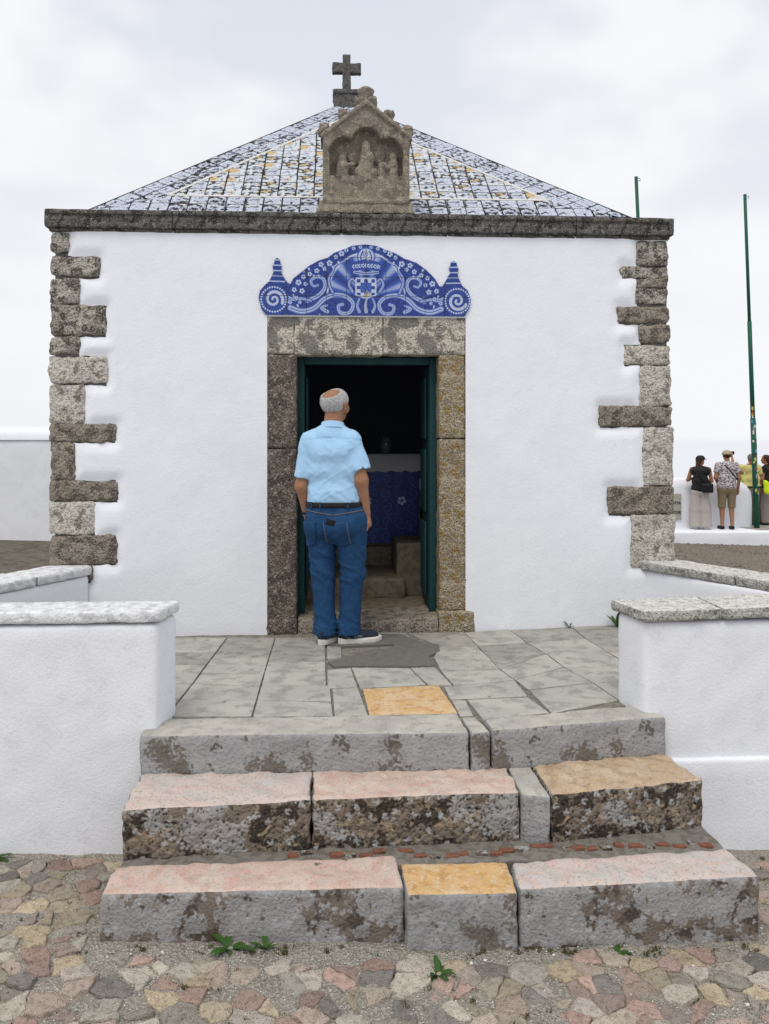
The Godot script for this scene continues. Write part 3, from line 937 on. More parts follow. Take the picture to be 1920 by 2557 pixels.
func roof(ch_: Node3D) -> void:
	var A := Vector3(-.13, 4.69, -2.2)
	var L := Vector3(-2.093, 2.983, -.1)
	var R := Vector3(2.047, 2.994, -.1)
	var BL := Vector3(-2.093, 2.983, -4.3)
	var BR := Vector3(2.047, 2.99, -4.3)
	var ex := (R - L).normalized()
	var n := (R - L).cross(A - L).normalized()
	if n.y < 0:
		n = -n
	var ey := n.cross(ex).normalized()
	var st := begin()
	var dn := n * -.014
	tri(st, L + dn, R + dn, A + dn, n)
	tri(st, L, BL, A, Vector3.LEFT)
	tri(st, R, BR, A, Vector3.RIGHT)
	tri(st, BL, BR, A, Vector3.FORWARD)
	quad(st, L, R, BR, BL, Vector3.DOWN)
	var bed := part("roof", finish(st), M.grout, ch_)
	var w := (R - L).length()
	var ap := Vector2((A - L).dot(ex), (A - L).dot(ey))
	var flower_m := []
	var field_m := []
	for k in 10:
		for kind in 2:
			var m := StandardMaterial3D.new()
			m.albedo_texture = roof_tile_texture(kind, 100 * kind + k + 1)
			m.roughness = .62
			m.metallic_specular = .3
			(flower_m if kind == 0 else field_m).append(m)
			if kind == 0 and k < 2:
				field_m.append(m)
	var T := .138
	var eave := .372
	# the field inside the strips, the eaves band and the two hip bands
	var hl := ap.normalized()                                   # along the left hip, from L
	var hr := (ap - Vector2(w, 0)).normalized()                 # along the right hip, from R
	var nl := Vector2(hl.y, -hl.x)                              # inward normals
	var nr := Vector2(-hr.y, hr.x)
	var band := .262
	var big := 9.0
	# corners of the field triangle: eave line y=eave, offset hips by band
	var fl := nl * band
	var frr := Vector2(w, 0) + nr * band
	var f0 := fl + hl * ((eave - fl.y) / hl.y)
	var f1 := frr + hr * ((eave - frr.y) / hr.y)
	var f2: Vector2 = Geometry2D.line_intersects_line(fl, hl, frr, hr)
	var field := PackedVector2Array([f0, f1, f2])
	var eaves := PackedVector2Array([Vector2(0, 0), Vector2(w, 0), f1, f0])
	var hipl := PackedVector2Array([Vector2(0, 0), f0, f2, ap])
	var hipr := PackedVector2Array([Vector2(w, 0), ap, f2, f1])
	var lay := func(region: PackedVector2Array, o: Vector2, ax: Vector2, ay: Vector2, i0: int, i1: int, j0: int, j1: int, tx: float, ty: float, mats: Array) -> void:
		for j in range(j0, j1):
			for i in range(i0, i1):
				var g := .0048
				var sq := PackedVector2Array()
				var jx := rng.randf_range(-.002, .002)
				for q in [[i * tx + g, j * ty + g], [(i + 1) * tx - g, j * ty + g], [(i + 1) * tx - g, (j + 1) * ty - g], [i * tx + g, (j + 1) * ty - g]]:
					sq.append(o + ax * (q[0] + jx) + ay * q[1])
				for poly in Geometry2D.intersect_polygons(sq, region):
					var area := 0.0
					for k in poly.size():
						area += poly[k].cross(poly[(k + 1) % poly.size()])
					if absf(area) < .0016 or poly.size() < 3:
						continue
					var s2 := begin()
					# local frame so that the print runs with the tile
					var lp := PackedVector2Array()
					var cx := o + ax * (i * tx) + ay * (j * ty)
					for p in poly:
						lp.append(Vector2((p - cx).dot(ax), (p - cx).dot(ay)))
					var e1 := (ex * ax.x + ey * ax.y)
					var e2 := (ex * ay.x + ey * ay.y)
					var tilt := Vector2(rng.randf_range(-.02, .02), rng.randf_range(-.02, .02))
					e1 = (e1 + n * tilt.x).normalized()
					e2 = (e2 + n * tilt.y).normalized()
					prism(s2, lp, L + ex * cx.x + ey * cx.y + n * -.012, e1, e2, .013, Vector2.ZERO, Vector2(tx, ty), .0012)
					part("roof_tile", finish(s2), mats[rng.randi() % mats.size()], bed)
	lay.call(field, Vector2(ap.x, eave + .006), Vector2(1, 0), Vector2(0, 1), -14, 14, 0, 15, T, T, field_m)
	lay.call(eaves, Vector2(ap.x + .04, eave - .276 - .006), Vector2(1, 0), Vector2(0, 1), -17, 17, 0, 2, T, T, flower_m)
	lay.call(hipl, f0 - nl * .006, hl, Vector2(-hl.y, hl.x), -4, 22, 0, 2, T, band / 2 - .003, flower_m)
	lay.call(hipr, f1 - nr * .006, -hr, Vector2(-hr.y, hr.x) * -1.0 if Vector2(-hr.y, hr.x).dot(nr) > 0 else Vector2(-hr.y, hr.x), -22, 4, 0, 2, T, band / 2 - .003, flower_m)
	# thin pale strips between field and borders
	for e in [[f0, f1], [f0, f2], [f1, f2]]:
		var s3 := begin()
		var d: Vector2 = (e[1] - e[0]).normalized()
		var pn := Vector2(-d.y, d.x) * .009
		prism(s3, PackedVector2Array([e[0] - pn, e[1] - pn, e[1] + pn, e[0] + pn]), L + n * -.012, ex, ey, .017)
		part("border_strip", finish(s3), M.white_strip, bed)
	# hip edge tiles close the ridge line
	for e in [[L, A], [R, A]]:
		var s4 := begin()
		tube(s4, [e[0], e[1]], [.005, .005], 6)
		part("hip_edge", finish(s4), M.grout, bed)

func tile_panel() -> void:
	var o := thing("tile_panel", "arched blue and white glazed tile panel with crown and scrolls above the door", "tile panel", Vector3(-.02, 2.259, .03))
	var mat := StandardMaterial3D.new()
	mat.albedo_texture = panel_texture()
	mat.roughness = .22
	var ctrl := [[130, 572], [95, 530], [75, 450], [85, 400], [120, 360], [150, 330], [178, 275], [180, 262], [172, 225], [185, 203], [187, 178], [205, 165], [225, 177], [228, 203], [240, 225], [233, 262], [245, 290], [272, 330], [282, 346], [300, 350], [320, 310], [360, 280], [430, 222], [500, 182], [570, 158], [610, 125], [690, 95], [740, 73], [835, 62], [915, 73], [970, 95], [1050, 125], [1110, 160], [1200, 190], [1270, 240], [1330, 300], [1365, 358], [1388, 357], [1402, 330], [1432, 275], [1445, 262], [1432, 225], [1442, 205], [1446, 182], [1468, 172], [1488, 182], [1491, 205], [1503, 230], [1496, 272], [1510, 310], [1530, 352], [1570, 385], [1592, 450], [1580, 515], [1545, 572]]
	var outline := PackedVector2Array()
	for c in ctrl:
		outline.append(Vector2((c[0] - 835) * .001, (572 - c[1]) * .001))
	for j in 4:
		for i in range(-6, 6):
			var x0 := .003 + i * .141
			var y0 := j * .138
			var g := .0011
			var sq := PackedVector2Array([Vector2(x0 + g, y0 + g), Vector2(x0 + .141 - g, y0 + g), Vector2(x0 + .141 - g, y0 + .138 - g), Vector2(x0 + g, y0 + .138 - g)])
			for poly in Geometry2D.intersect_polygons(sq, outline):
				var st := begin()
				prism(st, poly, Vector3(0, 0, rng.randf_range(0, .0012)), Vector3.RIGHT, Vector3.UP, .012, Vector2(-.765, -.004), Vector2(1.53, .516), .0008)
				part("tile", finish(st), mat, o)
	var back := begin()
	var shr: Array = Geometry2D.offset_polygon(outline, -.003)
	prism(back, shr[0], Vector3(0, 0, -.03), Vector3.RIGHT, Vector3.UP, .036)
	part("grout_bed", finish(back), M.mortar, o)

func niche() -> void:
	var o := thing("carved_niche", "carved gabled stone niche with worn figures standing on the cornice", "carving", Vector3(-.016, 2.985, -.045))
	var st := begin()
	var foot := box8(-.36, .355, 0, .10, -.14, .10)
	for v in [4, 5, 6, 7]:
		foot[v].x *= .90
		foot[v].z = foot[v].z * .9
	block(st, foot, .02, Vector3i(20, 5, 6), .008, 9.0)
	part("base", finish(st), M.carving, o)
	var body := func(p: Vector3) -> float:
		var ax := absf(p.x)
		var gable := (p.y + .78 * ax - .815) / 1.27
		var d := maxf(maxf(ax - .31, gable), maxf(absf(p.z) - .10, .07 - p.y))
		var q := Vector2(p.x, p.y)
		var hole := minf(q.distance_to(Vector2(0, .515)) - .105, minf(Vector2(ax, p.y).distance_to(Vector2(.155, .435)) - .11, rect_d(q, [-.262, .262, .275, .44])))
		d = maxf(d, -maxf(hole, .0 - p.z))
		d = maxf(d, -maxf(rect_d(q, [-.265, .265, .10, .268]), .088 - p.z))
		var rim := maxf(maxf(absf(gable + .018) - .016, ax - .325), maxf(absf(p.z) - .125, .52 - p.y))
		d = minf(d, rim)
		var side := maxf(maxf(absf(ax - .295) - .012, absf(p.z) - .112), maxf(p.y - .56, .08 - p.y))
		d = minf(d, side)
		for k in [-1.0, 1.0]:
			d = smin(d, (p - Vector3(k * .135, .56, .10)).length() - .022, .01)
			d = smin(d, maxf(absf(absf((q - Vector2(k * .06, .655)).length()) - .022) - .006, absf(p.z - .10) - .012), .008)
		return d + .004 * nz.get_noise_3dv(p * 22.0)
	part("niche_body", net_mesh(body, Vector3(-.37, .05, -.14), Vector3(.37, .86, .15), .0095), M.carving, o)
	var caps := [cp(0, .27, .03, 0, .36, .035, .075, .055), cp(0, .36, .03, 0, .45, .03, .05, .04), cp(.0, .49, .035, .0, .505, .035, .034, .032), cp(.035, .40, .065, .03, .43, .065, .028, .022), cp(-.05, .31, .06, .05, .30, .06, .035, .035),
		cp(-.17, .25, .02, -.168, .36, .03, .055, .042), cp(-.172, .405, .035, -.17, .415, .035, .03, .028), cp(-.15, .345, .06, -.095, .365, .06, .02, .016),
		cp(.11, .25, .03, .11, .325, .035, .036, .03), cp(.112, .36, .04, .112, .365, .04, .025, .024), cp(.195, .25, .03, .195, .37, .03, .045, .04), cp(.195, .425, .035, .195, .43, .035, .03, .028), cp(.16, .34, .06, .12, .37, .06, .016, .014),
		cp(-.085, .42, .0, -.08, .44, .0, .05, .055, 2.2), cp(.09, .42, .0, .095, .44, .0, .045, .05, 2.2), cp(-.25, .26, .01, .25, .26, .01, .03, .03)]
	var figs := func(p: Vector3) -> float:
		return caps_d(p, caps, .014) + .005 * nz.get_noise_3dv(p * 30.0) + .004 * sin(p.x * 160.0) * (1.0 if p.y < .36 else 0.0) * .6
	part("relief_figures", net_mesh(figs, Vector3(-.28, .21, -.03), Vector3(.28, .56, .12), .0085), M.carving, o)
	for k in [-1.0, 1.0]:
		for t in [.13, .50, .93]:
			var px: float = .325 * t * k
			var py: float = .815 - .78 * absf(px) + .045
			var c := box8(px - .037, px + .037, py - .045, py + .04, -.05, .05)
			part("crocket", block_mesh(c, .03, Vector3i(5, 5, 5), .016, 26.0), M.carving, o)
	var fin := begin()
	lathe(fin, [Vector2(0, .80), Vector2(.038, .80), Vector2(.032, .83), Vector2(.045, .845), Vector2(.03, .86), Vector2(.055, .89), Vector2(.064, .915), Vector2(.05, .925), Vector2(.03, .94), Vector2(.0, .95)], Vector3.ZERO, 10)
	part("finial", finish(fin), M.carving, o)

func roof_cross() -> void:
	var o := thing("stone_cross", "dark weathered stone cross on a square pedestal at the roof peak", "cross", Vector3(-.13, 4.52, -2.2))
	var st := begin()
	block(st, box8(-.125, .125, -.1, .20, -.125, .125), .01, Vector3i(8, 8, 8), .005, 10.0)
	block(st, box8(-.135, .135, .20, .245, -.135, .135), .012, Vector3i(8, 2, 8), .005, 10.0, null, true)
	part("pedestal", finish(st), M.cross_stone, o)
	st = begin()
	var shaft := box8(-.042, .042, .245, .62, -.038, .038)
	for v in [4, 5, 6, 7]:
		shaft[v].x *= .88
	block(st, shaft, .009, Vector3i(3, 14, 3), .005, 14.0)
	block(st, box8(-.14, -.036, .445, .545, -.036, .036), .009, Vector3i(4, 4, 3), .006, 14.0, null, true)
	block(st, box8(.036, .14, .440, .540, -.036, .036), .009, Vector3i(4, 4, 3), .006, 14.0, null, true)
	part("cross", finish(st), M.cross_stone, o)

const SLABS = [
	[-1.338, 0.126, -0.986, 0.146, -1.008, 0.557, -1.348, 0.538], [-1.348, 0.538, -1.008, 0.557, -1.022, 0.859, -1.352, 0.840], [-1.352, 0.840, -1.022, 0.859, -1.038, 1.242, -1.359, 1.224],
	[-1.359, 1.224, -1.038, 1.242, -1.056, 1.539, -1.345, 1.523], [-1.345, 1.523, -1.056, 1.539, -1.075, 1.796, -1.334, 1.782], [-0.986, 0.146, -0.652, 0.165, -0.653, 0.713, -1.009, 0.693],
	[-1.009, 0.693, -0.653, 0.713, -0.651, 1.054, -1.027, 1.032], [-1.027, 1.032, -0.651, 1.054, -0.650, 1.301, -1.041, 1.279], [-1.041, 1.279, -0.650, 1.301, -0.647, 1.548, -1.055, 1.525],
	[-1.055, 1.525, -0.647, 1.548, -0.646, 1.821, -1.072, 1.797], [-0.652, 0.165, -0.328, 0.184, -0.302, 0.418, -0.653, 0.398], [-0.653, 0.398, -0.302, 0.418, -0.294, 0.819, -0.653, 0.798],
	[-0.653, 0.798, -0.294, 0.819, -0.290, 1.034, -0.653, 1.013], [-0.653, 1.013, -0.290, 1.034, -0.282, 1.307, -0.649, 1.286], [-0.649, 1.286, -0.262, 1.308, -0.251, 1.617, -0.648, 1.558],
	[-0.648, 1.558, -0.251, 1.617, -0.241, 1.836, -0.645, 1.821], [-0.291, 0.418, -0.195, 0.446, -0.194, 0.740, -0.289, 0.734], [-0.285, 0.998, -0.140, 0.964, -0.109, 1.368, -0.278, 1.374],
	[-0.252, 1.376, -0.109, 1.368, -0.069, 1.837, -0.238, 1.836], [-0.331, 0.018, 0.275, 0.078, 0.283, 0.219, -0.318, 0.185], [-0.140, 0.964, 0.215, 0.985, 0.279, 1.344, -0.099, 1.384],
	[0.215, 0.985, 0.366, 0.975, 0.421, 1.362, 0.284, 1.344], [-0.087, 1.395, 0.346, 1.348, 0.386, 1.830, -0.066, 1.837], [0.275, 0.078, 0.680, 0.075, 0.711, 0.476, 0.455, 0.461],
	[0.452, 0.483, 0.711, 0.476, 0.730, 0.725, 0.385, 0.739], [0.385, 0.739, 0.730, 0.725, 0.747, 1.045, 0.390, 1.055], [0.390, 1.055, 0.747, 1.045, 0.792, 1.277, 0.426, 1.363],
	[0.366, 1.370, 0.792, 1.277, 0.797, 1.584, 0.372, 1.607], [0.378, 1.616, 0.454, 1.621, 0.455, 1.875, 0.386, 1.880], [0.458, 1.621, 0.795, 1.593, 0.846, 1.856, 0.490, 1.935],
	[0.680, 0.075, 1.021, 0.030, 1.057, 0.420, 0.711, 0.476], [0.711, 0.476, 1.057, 0.420, 1.115, 0.713, 0.747, 1.045], [0.747, 1.045, 1.115, 0.713, 1.141, 1.038, 0.792, 1.277],
	[0.792, 1.277, 1.141, 1.038, 1.219, 1.355, 0.822, 1.462], [0.825, 1.477, 1.219, 1.355, 1.262, 1.667, 0.853, 1.856], [1.021, 0.030, 1.476, 0.030, 1.479, 0.367, 1.057, 0.420],
	[1.057, 0.420, 1.479, 0.367, 1.511, 0.736, 1.115, 0.713], [1.115, 0.713, 1.511, 0.736, 1.555, 1.061, 1.141, 1.038], [1.141, 1.038, 1.555, 1.061, 1.625, 1.351, 1.219, 1.355],
	[1.219, 1.355, 1.625, 1.351, 1.570, 1.675, 1.262, 1.667], [1.476, 0.030, 1.850, 0.030, 1.870, 0.349, 1.479, 0.367], [1.479, 0.367, 1.870, 0.349, 1.876, 0.722, 1.511, 0.736],
	[1.511, 0.736, 1.876, 0.722, 1.915, 1.051, 1.555, 1.061]]

func terrace() -> void:
	# bed under the slabs
	var st := begin()
	block(st, [Vector3(-2.0, -.8, .0), Vector3(2.1, -.8, .0), Vector3(2.6, -.8, 1.72), Vector3(-2.6, -.8, 1.72), Vector3(-2.0, -.013, .0), Vector3(2.1, -.013, .0), Vector3(2.6, -.013, 1.72), Vector3(-2.6, -.013, 1.72)], .01, Vector3i(30, 4, 20), .004, 9.0)
	block(st, [Vector3(-1.03, -.8, 1.7), Vector3(1.25, -.8, 1.7), Vector3(1.28, -.8, 1.9), Vector3(-1.06, -.8, 1.9), Vector3(-1.03, -.013, 1.7), Vector3(1.25, -.013, 1.7), Vector3(1.28, -.013, 1.9), Vector3(-1.06, -.013, 1.9)], .01, Vector3i(20, 2, 4), .003, 9.0)
	var t := structure("terrace", finish(st), M.bed, "stone paved terrace in front of the chapel door")
	for i in SLABS.size():
		var q: Array = SLABS[i]
		var c := []
		var cen := Vector2.ZERO
		var pts := []
		for k in 4:
			pts.append(Vector2(q[k * 2], maxf(q[k * 2 + 1], .026)))
			cen += pts[k] / 4.0
		var tilt := Vector2(rng.randf_range(-.006, .006), rng.randf_range(-.006, .006))
		for lev in [-.04, 0.0]:
			for k in 4:
				var p: Vector2 = pts[k] + (cen - pts[k]).normalized() * .0045
				var y: float = lev + ((p - cen).dot(tilt) + rng.randf_range(-.0015, .0015) if lev == 0.0 else 0.0)
				if p.x > 1.0:
					y += (p.x - 1.0) * .03 * clampf(1.0 - p.y / 1.6, 0, 1)
				c.append(Vector3(p.x, y, p.y))
		var mat = M.paving
		if i == 22:
			mat = M.top_orange
		elif cen.y < .75 and (i * 7) % 3 != 0:
			mat = M.paving_dark
		slab_part("paving_slab", c, .005, Vector3i(8, 1, 8), .0022, 11.0, M.paving_dark, mat, t)
	var patch := PackedVector2Array([Vector2(-0.309, 0.144), Vector2(0.214, 0.108), Vector2(0.298, 0.260), Vector2(0.352, 0.380), Vector2(0.459, 0.424), Vector2(0.446, 0.605), Vector2(0.359, 0.738), Vector2(0.370, 0.869), Vector2(0.376, 0.963), Vector2(0.217, 0.967), Vector2(-0.015, 0.941), Vector2(-0.248, 0.940), Vector2(-0.282, 0.832), Vector2(-0.180, 0.740), Vector2(-0.036, 0.578), Vector2(0.147, 0.517), Vector2(0.155, 0.406), Vector2(-0.195, 0.446), Vector2(-0.297, 0.381)])
	var ps := begin()
	var flip := PackedVector2Array()
	for p in patch:
		flip.append(Vector2(p.x, -p.y))
	prism(ps, flip, Vector3(0, -.03, 0), Vector3.RIGHT, Vector3.FORWARD, .033, Vector2.ZERO, Vector2.ONE, .004)
	part("cement_patch", finish(ps), M.cement, t)

func quad_block(x0: float, x1: float, zb0: float, zb1: float, zf0: float, zf1: float, y0: float, y1: float, xf0 := 99.0, xf1 := 99.0) -> Array:
	var a := x0 if xf0 > 90 else xf0
	var b := x1 if xf1 > 90 else xf1
	return [Vector3(x0, y0, zb0), Vector3(x1, y0, zb1), Vector3(b, y0, zf1), Vector3(a, y0, zf0), Vector3(x0, y1, zb0), Vector3(x1, y1, zb1), Vector3(b, y1, zf1), Vector3(a, y1, zf0)]

func steps() -> void:
	var o := thing("stone_steps", "three worn stone steps of pink, ochre and grey slabs with lichened fronts", "steps")
	slab_part("step_block", quad_block(-1.139, .380, 1.83, 1.835, 2.07, 2.112, -.19, .002, -1.139, .396), .016, Vector3i(60, 7, 8), .006, 6.0, M.riser_grey, M.top_grey, o)
	slab_part("step_block", quad_block(.389, .458, 1.885, 1.88, 2.110, 2.098, -.19, .0, .403, .498), .013, Vector3i(5, 7, 8), .005, 6.0, M.riser_grey, M.top_grey, o)
	slab_part("step_block", quad_block(.492, 1.34, 1.94, 1.76, 2.10, 1.957, -.20, .006, .510, 1.405), .02, Vector3i(36, 7, 8), .007, 6.0, M.riser_grey, M.top_grey, o)
	# second step
	slab_part("step_block", quad_block(-1.139, -.340, 2.0, 2.0, 2.44, 2.386, -.42, -.178, -1.125, -.337), .024, Vector3i(34, 9, 14), .013, 7.0, M.riser_dark, M.top_palepink, o)
	slab_part("step_block", quad_block(-.336, .581, 2.0, 2.0, 2.386, 2.362, -.42, -.176, -.333, .581), .02, Vector3i(38, 9, 14), .012, 7.0, M.riser_dark, M.top_pink, o)
	slab_part("step_block", quad_block(.584, .698, 2.0, 2.0, 2.378, 2.405, -.42, -.182, .584, .706), .014, Vector3i(5, 9, 12), .005, 7.0, M.riser_grey, M.top_grey, o)
	slab_part("step_block", quad_block(.701, 1.395, 2.0, 1.95, 2.395, 2.276, -.42, -.176, .709, 1.447), .03, Vector3i(30, 9, 14), .014, 7.0, M.riser_dark, M.top_ochre, o)
	# lowest step
	slab_part("step_block", quad_block(-1.135, .026, 2.488, 2.465, 2.705, 2.722, -.66, -.385, -1.143, .040), .02, Vector3i(46, 10, 9), .009, 7.0, M.riser, M.top_pink, o)
	slab_part("step_block", quad_block(.036, .486, 2.53, 2.552, 2.775, 2.785, -.67, -.387, .046, .477), .016, Vector3i(17, 10, 10), .007, 7.0, M.riser_grey, M.top_orange, o)
	slab_part("step_block", quad_block(.494, 1.455, 2.548, 2.484, 2.765, 2.722, -.70, -.384, .487, 1.485), .024, Vector3i(38, 10, 9), .010, 7.0, M.riser, M.top_palepink, o)
	var st := begin()
	block(st, quad_block(-1.13, 1.45, 1.9, 1.9, 2.555, 2.51, -.7, -.392), .02, Vector3i(60, 3, 14), .008, 11.0)
	block(st, quad_block(-1.13, 1.40, 1.75, 1.75, 2.05, 1.95, -.7, -.19), .02, Vector3i(20, 3, 4), .008, 11.0)
	block(st, quad_block(-1.12, 1.44, 2.4, 2.4, 2.70, 2.68, -.75, -.45), .02, Vector3i(40, 3, 4), .008, 11.0)
	part("mortar_bed", finish(st), M.mortar, o)
	# broken roof tile pieces set in the mortar strip
	for i in 30:
		var x := -.42 + i * .062 + rng.randf_range(-.012, .012)
		if i % 5 == 2 and x < .2:
			continue
		var z := 2.44 + rng.randf_range(-.018, .02) + (.03 if x > .1 and x < .5 else 0.0)
		var w := rng.randf_range(.016, .03)
		var c := box8(x - w, x + w, -.41, -.380 + rng.randf_range(-.004, .003), z - .012, z + .014)
		for v in 8:
			c[v] += Vector3(rng.randf_range(-.008, .008), 0, rng.randf_range(-.006, .006))
		part("brick_fragment", block_mesh(c, .003, Vector3i(2, 1, 2), .002, 30.0), M.brick if i % 3 != 1 else M.riser_dark, o)

func low_wall(called: String, label: String, body: Array, coping: Array, mat, cmat, plinth := []) -> Node3D:
	var o := thing(called, label, "wall", Vector3.ZERO, 0.0)
	part("wall_body", block_mesh(body, .03, Vector3i(40, 24, 6), .006, 3.0), mat, o)
	for c in coping:
		slab_part("coping_stone", c, .018, Vector3i(int((c[1] - c[0]).length() / .03), 4, 10), .0045, 8.0, cmat, M.lime_coping if cmat == M.lime_coping else M.coping_top, o)
	if plinth.size() > 0:
		part("plinth", block_mesh(plinth, .02, Vector3i(30, 8, 3), .004, 4.0), mat, o)
	return o

func wall_between(a: Vector2, b: Vector2, thick: float, y0: float, y1: float, y1b := 99.0) -> Array:
	# a..b is the face towards the terrace or viewer; thickness goes to the left of a->b
	var d := (b - a).normalized()
	var n := Vector2(d.y, -d.x) * thick
	var yb := y1 if y1b > 90 else y1b
	return [Vector3(a.x + n.x, y0, a.y + n.y), Vector3(b.x + n.x, y0, b.y + n.y), Vector3(b.x, y0, b.y), Vector3(a.x, y0, a.y), Vector3(a.x + n.x, y1, a.y + n.y), Vector3(b.x + n.x, yb, b.y + n.y), Vector3(b.x, yb, b.y), Vector3(a.x, y1, a.y)]

func walls() -> void:
	# front walls either side of the steps
	var cl := []
	for e in [[-3.1, -2.02], [-2.016, -1.018]]:
		cl.append(quad_block(e[0], e[1], 1.72, 1.722, 1.992, 1.993, .503, .562, e[0], e[1] - (.047 if e[1] > -1.1 else 0.0)))
	low_wall("low_wall", "white low wall beside the steps topped with whitewashed coping", quad_block(-3.1, -1.03, 1.73, 1.73, 1.985, 1.985, -.75, .502, -3.1, -1.078), cl, M.plaster_scuffed, M.lime_coping)
	var cr := []
	for e in [[1.236, 1.705, .520, .531, 1.30], [1.709, 3.1, .531, .565, 1.709]]:
		var c := quad_block(e[0], e[1], 1.60, 1.60, 1.925, 1.92, .462, .53, e[4], e[1])
		for v in [0, 3]:
			c[v].y = e[2] - .062
		for v in [1, 2]:
			c[v].y = e[3] - .062
		for v in [4, 7]:
			c[v].y = e[2]
		for v in [5, 6]:
			c[v].y = e[3]
		cr.append(c)
	low_wall("low_wall", "white low wall beside the steps with grey lichened coping and projecting plinth", quad_block(1.262, 3.1, 1.625, 1.625, 1.90, 1.90, -.85, .463, 1.315, 3.1), cr, M.plaster_scuffed, M.coping_grey, quad_block(1.33, 3.1, 1.7, 1.7, 1.925, 1.925, -.85, -.225, 1.38, 3.1))
	# side walls running from the chapel corners
	low_wall("side_wall", "white terrace side wall with whitewashed coping meeting the chapel corner", wall_between(Vector2(-2.62, 1.36), Vector2(-1.955, .03), .26, -.85, .425), [wall_between(Vector2(-2.61, 1.37), Vector2(-2.165, .47), .30, .42, .49), wall_between(Vector2(-2.162, .466), Vector2(-1.94, .02), .30, .42, .488)], M.plaster, M.lime_coping)
	low_wall("side_wall", "white terrace side wall with grey stone coping meeting the chapel corner", wall_between(Vector2(2.02, -.0), Vector2(2.75, 1.55), .26, -.85, .425), [wall_between(Vector2(1.985, .0), Vector2(2.36, .70), .30, .42, .488), wall_between(Vector2(2.362, .704), Vector2(2.77, 1.55), .30, .42, .49)], M.plaster, M.coping_grey)

